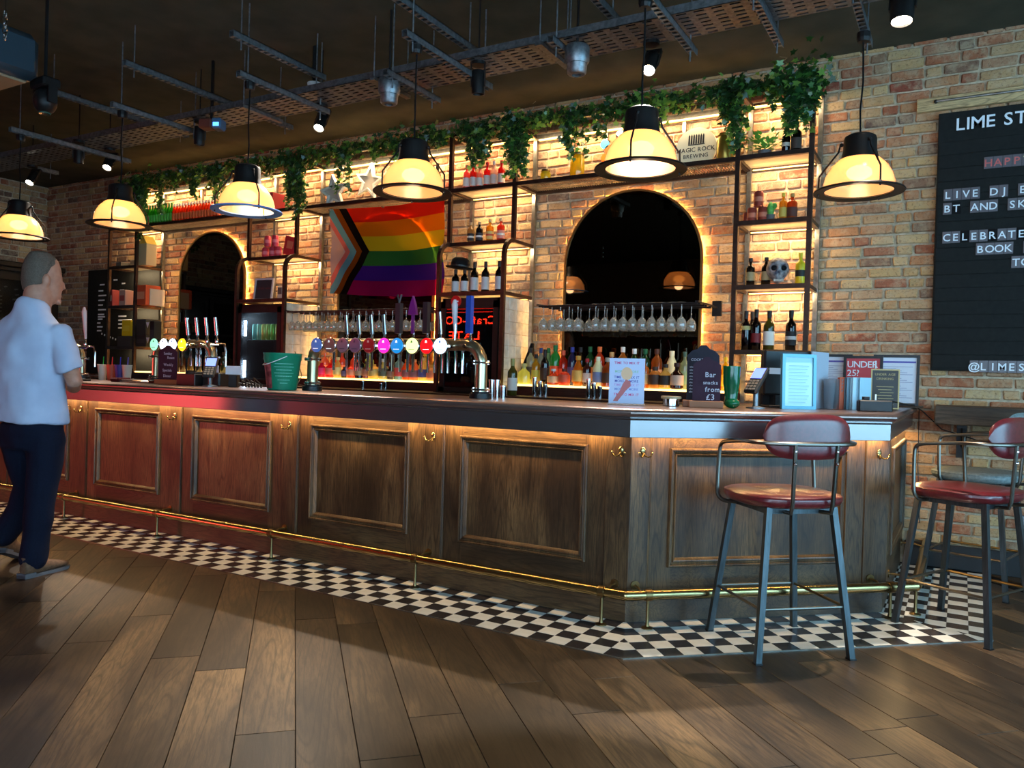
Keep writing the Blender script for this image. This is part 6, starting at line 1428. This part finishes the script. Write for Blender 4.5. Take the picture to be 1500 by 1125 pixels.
# ================================================================== BAR STOOLS
def stool(loc, rz, leath, label, tufted=False, foot=.24):
    """local frame: sitter faces +Y, backrest at -Y"""
    t = thing('bar_stool', (loc[0],loc[1],0), label, 'bar stool', 'bar stools at the right end of the bar', rz=rz)
    SH = .70
    # seat: rounded square cushion
    n = 40; vs = []; fs = []
    def sq(r, k, ex=.5): a = 2*pi*k/n; c, s = math.cos(a), math.sin(a); return (r*math.copysign(abs(c)**ex,c), r*.96*math.copysign(abs(s)**ex,s))
    prof = [(.0,SH-.012),(.225,SH-.012),(.244,SH),(.252,SH+.018),(.248,SH+.036),(.234,SH+.044),(.17,SH+.049),(.12,SH+.052),(.07,SH+.053),(.03,SH+.0535),(0,SH+.0535)]
    for (r,z) in prof:
        for k in range(n):
            x, y = sq(max(r,.0005), k, .72)
            zz = z
            if tufted and z > SH+.04 and r < .19:
                for (ax,ay) in ((-.075,-.075),(.075,-.075),(-.075,.075),(.075,.075)):
                    zz -= .020*math.exp(-((x-ax)**2+(y-ay)**2)/.0014)
            vs.append((x,y,zz))
    for i in range(len(prof)-1):
        for k in range(n): fs.append([i*n+k,i*n+(k+1)%n,(i+1)*n+(k+1)%n,(i+1)*n+k])
    b = MB(); b._a(vs, fs); se = b.local('seat', leath, t, smooth=True)
    b = MB(); b.tube([(*sq(.248,k,.72),SH+.034) for k in range(n)], .004, 5, closed=True); b.local('piping', leath, se, smooth=True)
    if tufted:
        b = MB()
        for (ax,ay) in ((-.075,-.075),(.075,-.075),(-.075,.075),(.075,.075)): b.sphere((ax,ay,SH+.038), .009, 8, 5, (1,1,.5))
        b.local('button', leath, se)
    b = MB(); r = .165
    for (p,q) in (((-r,-r),(r,-r)),((r,-r),(r,r)),((r,r),(-r,r)),((-r,r),(-r,-r))): b.tube([(p[0],p[1],SH-.026),(q[0],q[1],SH-.026)], .019, 4)
    b.local('seat_frame', M_STOOLM, t)
    for sx in (-1,1):
        for sy_ in (-1,1):
            b = MB(); b.tube([(sx*.165,sy_*.165,SH-.012),(sx*foot,sy_*foot,.004)], .0195, 4); lg = b.local('leg', M_STOOLM, t)
            b = MB(); b.box(sx*foot-.017,sx*foot+.017,sy_*foot-.017,sy_*foot+.017,0,.007); b.local('foot_pad', M_BLACK, lg)
    def lp(sx, sy_, z): k = (SH-z)/SH; return (sx*(.165+(foot-.165)*k), sy_*(.165+(foot-.165)*k), z)
    z = .235; m = [M_STOOLT, M_BRASSD]
    for (a, c, zz) in (((-1,1),(1,1),.235),((-1,-1),(1,-1),.235),((-1,-1),(-1,1),.235),((1,-1),(1,1),.235)):
        pa, pc = Vector(lp(*a,zz)), Vector(lp(*c,zz)); d = (pc-pa).normalized(); b = MB(); b.tube([pa-d*.012,pc+d*.012], .0075, 8); b.local('foot_bar', m[0 if a[0] == a[0]*-c[0] or a[1]*c[1] > 0 else 1], t)
    # arm and back loop
    AH = .965; pts = []
    def arm(sx): return [(sx*.165,.11,SH-.03),(sx*.235,.125,SH-.028),(sx*.262,.135,SH-.004),(sx*.266,.14,SH+.03),(sx*.256,.148,AH-.05),(sx*.252,.146,AH-.018),(sx*.250,.12,AH+.0)]
    pts = arm(-1)
    bk = []
    for i in range(13):
        a = pi+pi*i/12; bk.append((.262*math.copysign(abs(math.cos(a))**.8,math.cos(a)), -.10-.178*abs(math.sin(a))**.62, AH+.022))
    pts = pts+[(-.256,.0,AH+.012)]+bk+[(.256,.0,AH+.012)]+arm(1)[::-1]
    # smooth the path a little
    P = [Vector(p) for p in pts]
    for _ in range(2):
        Q = [P[0]]
        for i in range(len(P)-1): Q += [P[i].lerp(P[i+1],.25), P[i].lerp(P[i+1],.75)]
        P = Q+[P[-1]]
    b = MB(); b.tube(P, .0098, 8); b.local('arm_rail', M_STOOLT, t, smooth=True)
    for sx in (-1,1):
        b = MB(); b.tube([(sx*.09,-.18,SH-.03),(sx*.10,-.245,SH-.025),(sx*.10,-.256,SH+.01),(sx*.105,-.274,AH+.02)], .0098, 8); b.local('back_support', M_STOOLT, t, smooth=True)
        b = MB(); 
        for zz in (.90,.955): b.sphere((sx*.104,-.276,zz), .0085, 8, 5)
        b.local('bolt', M_CHROME, t)
    # backrest: curved padded oval
    nu, nv = 24, 12; vs = []; fs = []; W, Hh, zc = .222, .104, AH+.052
    for side in (0,1):
        for j in range(nv+1):
            for i in range(nu+1):
                u = -1+2*i/nu; v = -1+2*j/nv
                x = u*W; hh = (1-abs(u)**4.5)**.5*.96+.04*(1-abs(u)) if abs(u) < 1 else 0
                lift = (v+1)/2
                z = zc + v*Hh*max(hh,.02); th = .020*max(0,(1-abs(u)**6))**.5*max(0,(1-abs(v)**6))**.5
                y = -.236+.40*x*x*2.0 + (-th if side == 0 else th)
                vs.append((x,y,z))
    m_ = (nv+1)*(nu+1)
    for s_ in (0,1):
        for j in range(nv):
            for i in range(nu): a = s_*m_+j*(nu+1)+i; fs.append((a,a+1,a+nu+2,a+nu+1))
    for i in range(nu): fs.append((i,i+1,m_+i+1,m_+i)); a = nv*(nu+1)+i; fs.append((a,a+1,m_+a+1,m_+a))
    for j in range(nv): a = j*(nu+1); fs.append((a,a+nu+1,m_+a+nu+1,m_+a)); a += nu; fs.append((a,a+nu+1,m_+a+nu+1,m_+a))
    b = MB(); b._a(vs, fs); b.local('backrest', leath, t, smooth=True)
    return t
stool((-.74,3.91), math.radians(42), M_LEATH, 'red leather bar stool with tufted seat, nearest, before the angled bar', True, .235)
stool((.035,4.75), math.radians(64), M_LEATH, 'red leather bar stool at the right end of the bar, front one', False, .235)
stool((.09,5.76), math.radians(75), M_GREYSEAT, 'grey seated bar stool behind the right red one, against the wall', False, .235)
# ================================================================== MAN IN WHITE
def ringtube(mb, secs, n=20):
    """loft through sections (centre, half-width vec, half-depth vec)"""
    vs = []; fs = []
    for (c, a, d) in secs:
        c, a, d = Vector(c), Vector(a), Vector(d)
        for k in range(n): t_ = 2*pi*k/n; vs.append(c+a*math.cos(t_)+d*math.sin(t_))
    m = len(secs)
    for i in range(m-1):
        for k in range(n): fs.append([i*n+k,i*n+(k+1)%n,(i+1)*n+(k+1)%n,(i+1)*n+k])
    fs.append(list(range(n))[::-1]); fs.append([(m-1)*n+k for k in range(n)]); mb._a(vs, fs)
def limb(mb, pts, rs, n=16):
    mb.tube(pts, rs, n)
    for p, r in ((pts[0],rs[0]),(pts[-1],rs[-1])): mb.sphere(tuple(p), r, n, 8)
    for p, r in zip(pts[1:-1], rs[1:-1]): mb.sphere(tuple(p), r, n, 8)
def fuse(o, vox, sm=4, fac=.5):
    m = o.modifiers.new('fuse','REMESH'); m.mode = 'VOXEL'; m.voxel_size = vox; m.use_smooth_shade = True
    s = o.modifiers.new('relax','SMOOTH'); s.iterations = sm; s.factor = fac
M_SKIN = noisemat('skin', (176,120,98), (190,134,110), 30, .5, .05, .4); M_HAIR = noisemat('short_grey_hair', (84,70,60), (110,94,82), 160, .75, .5, .3)
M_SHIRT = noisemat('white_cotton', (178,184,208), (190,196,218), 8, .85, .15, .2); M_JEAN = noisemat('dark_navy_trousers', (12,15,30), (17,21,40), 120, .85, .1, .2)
M_SHOE = noisemat('brown_suede', (92,66,48), (112,82,60), 60, .75, .2, .3); M_SOLE = mat('grey_sole', (90,88,92), .7)
man = thing('person', (-4.765,2.595,0), 'man in white t-shirt and dark trousers standing at the bar, seen from behind', 'person', rz=math.radians(22))
# local frame: faces +Y, +X is his right side ... (seen from behind, right hand is +X)
hx_, hy_ = .008, .05
b = MB()
ringtube(b, [((hx_,hy_-.0,1.60),(.052,0,0),(0,.062,0)),((hx_,hy_+.012,1.655),(.066,0,0),(0,.088,0)),((hx_,hy_+.012,1.70),(.074,0,0),(0,.098,0)),((hx_,hy_+.006,1.76),(.079,0,0),(0,.101,0)),((hx_,hy_,1.82),(.077,0,0),(0,.098,0)),((hx_,hy_-.004,1.87),(.064,0,0),(0,.082,0)),((hx_,hy_-.006,1.90),(.042,0,0),(0,.055,0)),((hx_,hy_-.006,1.912),(.012,0,0),(0,.016,0))], 24)
HR = Matrix.Translation((hx_,hy_,0)) @ Matrix.Rotation(math.radians(-34),4,'Z') @ Matrix.Translation((-hx_,-hy_,0))
b.v = [HR @ v for v in b.v]
h = MB(); h.T = HR
h.sphere((hx_,hy_+.108,1.725), .016, 10, 8, (.8,1.1,1.5)); h.sphere((hx_,hy_+.118,1.708), .012, 8, 6)      # nose
h.sphere((hx_,hy_+.085,1.655), .030, 10, 8, (1,.7,.55)); h.sphere((hx_,hy_+.088,1.622), .026, 10, 8, (1,.7,.8))      # mouth, chin
for sx in (-1,1):
    h.sphere((hx_+sx*.086,hy_-.006,1.738), .027, 10, 8, (.5,.8,1.3)); h.sphere((hx_+sx*.032,hy_+.092,1.755), .014, 8, 6, (1,.5,.6)); h.sphere((hx_+sx*.034,hy_+.085,1.775), .018, 8, 6, (1.2,.5,.4))
b.v += h.v; off = len(b.v)-len(h.v); b.f += [[i+off for i in f] for f in h.f]; b.mi += h.mi
ringtube(b, [((.0,-.02,1.44),(.12,0,0),(0,.085,.02)),((.008,-.005,1.51),(.090,0,0),(0,.078,.02)),((hx_-.01,hy_-.035,1.58),(.080,0,0),(0,.078,0)),((hx_,hy_-.028,1.66),(.075,0,0),(0,.082,0)),((hx_,hy_-.02,1.71),(.070,0,0),(0,.08,0))], 20)
ringtube(b, [((0,-.01,.98),(.155,0,0),(0,.11,0)),((0,-.01,1.15),(.150,0,0),(0,.10,0)),((0,-.01,1.32),(.165,0,0),(0,.10,0)),((0,-.02,1.42),(.150,0,0),(0,.075,0)),((0,-.02,1.48),(.08,0,0),(0,.06,0))], 20)
armR = [(.190,-.02,1.425),(.245,-.03,1.27),(.262,.01,1.15),(.14,.17,1.11),(.0,.26,1.12)]; rR = [.058,.052,.044,.040,.028]
armL = [(-.190,-.02,1.425),(-.245,-.02,1.27),(-.262,.02,1.15),(-.20,.19,1.12),(-.10,.32,1.14)]
for arm in (armR, armL):
    limb(b, arm, rR)
    sg = 1 if arm is armR else -1; w = Vector(arm[-1]); f = (Vector(arm[-1])-Vector(arm[-2])).normalized(); sd = Vector((0,0,1)).cross(f)
    ringtube(b, [(w,sd*.026,Vector((0,0,.018))),(w+f*.05,sd*.040,Vector((0,0,.016))),(w+f*.09,sd*.042,Vector((0,0,.014)))], 14)
    for k, (o_, L) in enumerate(((-.030,.062),(-.010,.075),(.011,.070),(.031,.052))):
        p0 = w+f*.085+sd*o_; limb(b, [p0, p0+f*L*.45+Vector((0,0,.004)), p0+f*L*.8-Vector((0,0,.012)), p0+f*L*.95-Vector((0,0,.03))], [.0095,.009,.0085,.0075], 8)
    p0 = w+f*.03-sd*sg*.03*(1 if sg > 0 else 1); limb(b, [p0, p0-sd*sg*.025+f*.03, p0-sd*sg*.03+f*.06], [.012,.011,.009], 8)
bd_ = b.local('body', M_SKIN, man); fuse(bd_, .0075, 3)
# short hair cap
b = MB(); b.T = HR
ringtube(b, [((hx_,hy_-.060,1.675),(.056,0,0),(0,.040,0)),((hx_,hy_-.046,1.715),(.0805,0,0),(0,.062,-.004)),((hx_,hy_-.036,1.75),(.0845,0,0),(0,.076,.004)),((hx_,hy_-.024,1.785),(.0845,0,0),(0,.086,.012)),((hx_,hy_-.014,1.825),(.0825,0,0),(0,.0945,.016)),((hx_,hy_-.012,1.87),(.0695,0,0),(0,.083,.010)),((hx_,hy_-.014,1.905),(.046,0,0),(0,.056,0)),((hx_,hy_-.014,1.918),(.012,0,0),(0,.016,0))], 24)
hr_ = b.local('hair', M_HAIR, man); fuse(hr_, .006, 4)
# shirt
b = MB()
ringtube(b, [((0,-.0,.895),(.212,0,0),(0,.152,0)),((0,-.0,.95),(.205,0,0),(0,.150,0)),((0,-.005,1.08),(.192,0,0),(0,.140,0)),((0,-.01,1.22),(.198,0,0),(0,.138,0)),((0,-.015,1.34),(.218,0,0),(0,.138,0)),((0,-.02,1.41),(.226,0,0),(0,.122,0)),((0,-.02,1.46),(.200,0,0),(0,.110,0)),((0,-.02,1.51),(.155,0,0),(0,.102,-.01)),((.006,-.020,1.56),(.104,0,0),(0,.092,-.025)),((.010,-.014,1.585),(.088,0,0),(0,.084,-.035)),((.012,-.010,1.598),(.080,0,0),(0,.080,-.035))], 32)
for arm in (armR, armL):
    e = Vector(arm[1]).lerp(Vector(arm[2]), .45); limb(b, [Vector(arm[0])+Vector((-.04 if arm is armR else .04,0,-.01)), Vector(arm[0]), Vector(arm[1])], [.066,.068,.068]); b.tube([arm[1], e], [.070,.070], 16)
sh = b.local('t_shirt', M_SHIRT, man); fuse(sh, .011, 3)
tx = bpy.data.textures.new('folds','CLOUDS'); tx.noise_scale = .16; tx.noise_depth = 1
dm = sh.modifiers.new('folds','DISPLACE'); dm.texture = tx; dm.strength = .035; dm.mid_level = .5; dm.texture_coords = 'LOCAL'
# trousers
b = MB()
ringtube(b, [((0,-.0,.90),(.178,0,0),(0,.125,0)),((0,-.0,.84),(.185,0,0),(0,.132,0)),((0,-.0,.74),(.175,0,0),(0,.12,0))], 24)
legR = [(.095,-.0,.80),(.085,-.01,.48),(.075,-.03,.30),(.065,-.035,.10)]; legL = [(-.085,.0,.80),(-.10,.12,.50),(-.18,.14,.34),(-.250,.10,.20)]
for lg in (legR, legL): limb(b, lg, [.105,.084,.078,.072])
tr_ = b.local('trousers', M_JEAN, man); fuse(tr_, .011, 3)
dm = tr_.modifiers.new('folds','DISPLACE'); dm.texture = tx; dm.strength = .02; dm.mid_level = .5; dm.texture_coords = 'LOCAL'
# shoes
def shoe(cx, cy, ang, z=0, pitch=0, sock=False):
    T = Matrix.Translation((cx,cy,z)) @ Matrix.Rotation(ang,4,'Z') @ Matrix.Rotation(pitch,4,'X')
    b = MB(); b.T = T
    ringtube(b, [((0,-.085,.05),(.030,0,0),(0,0,.035)),((0,-.06,.055),(.040,0,0),(0,0,.045)),((0,.0,.055),(.042,0,0),(0,0,.048)),((0,.06,.048),(.043,0,0),(0,0,.036)),((0,.13,.040),(.049,0,0),(0,0,.026)),((0,.185,.034),(.042,0,0),(0,0,.019)),((0,.215,.030),(.022,0,0),(0,0,.012))], 18)
    b.tube([T.inverted() @ (T @ Vector((0,-.04,.06))), Vector((0,-.045,.13))], [.045,.046], 14)
    s = b.local('shoe', M_SHOE, man); fuse(s, .008, 3)
    b = MB(); b.T = T; pts = [(-.034,-.095),(.034,-.095),(.042,-.05),(.040,.03),(.051,.12),(.044,.19),(.02,.222),(-.02,.222),(-.044,.19),(-.049,.12),(-.036,.03),(-.042,-.05)]
    b.prism(pts, .0, .018); so = b.local('sole', M_SOLE, s); b = MB(); b.T = T; b.prism(pts[:2]+[(.042,-.03),(-.042,-.03)], -.0, .028); b.local('heel', M_SOLE, s)
    if sock: b = MB(); b.T = T; b.tube([(0,-.045,.11),(0,-.05,.19)], [.044,.047], 14); b.local('sock', M_PAPER, man)
shoe(.065,-.02, math.radians(-10)); shoe(-.275,.17, math.radians(8), .055, math.radians(-22), True)
# ================================================================== ambience: red wash on the left comes mainly from the added red area light
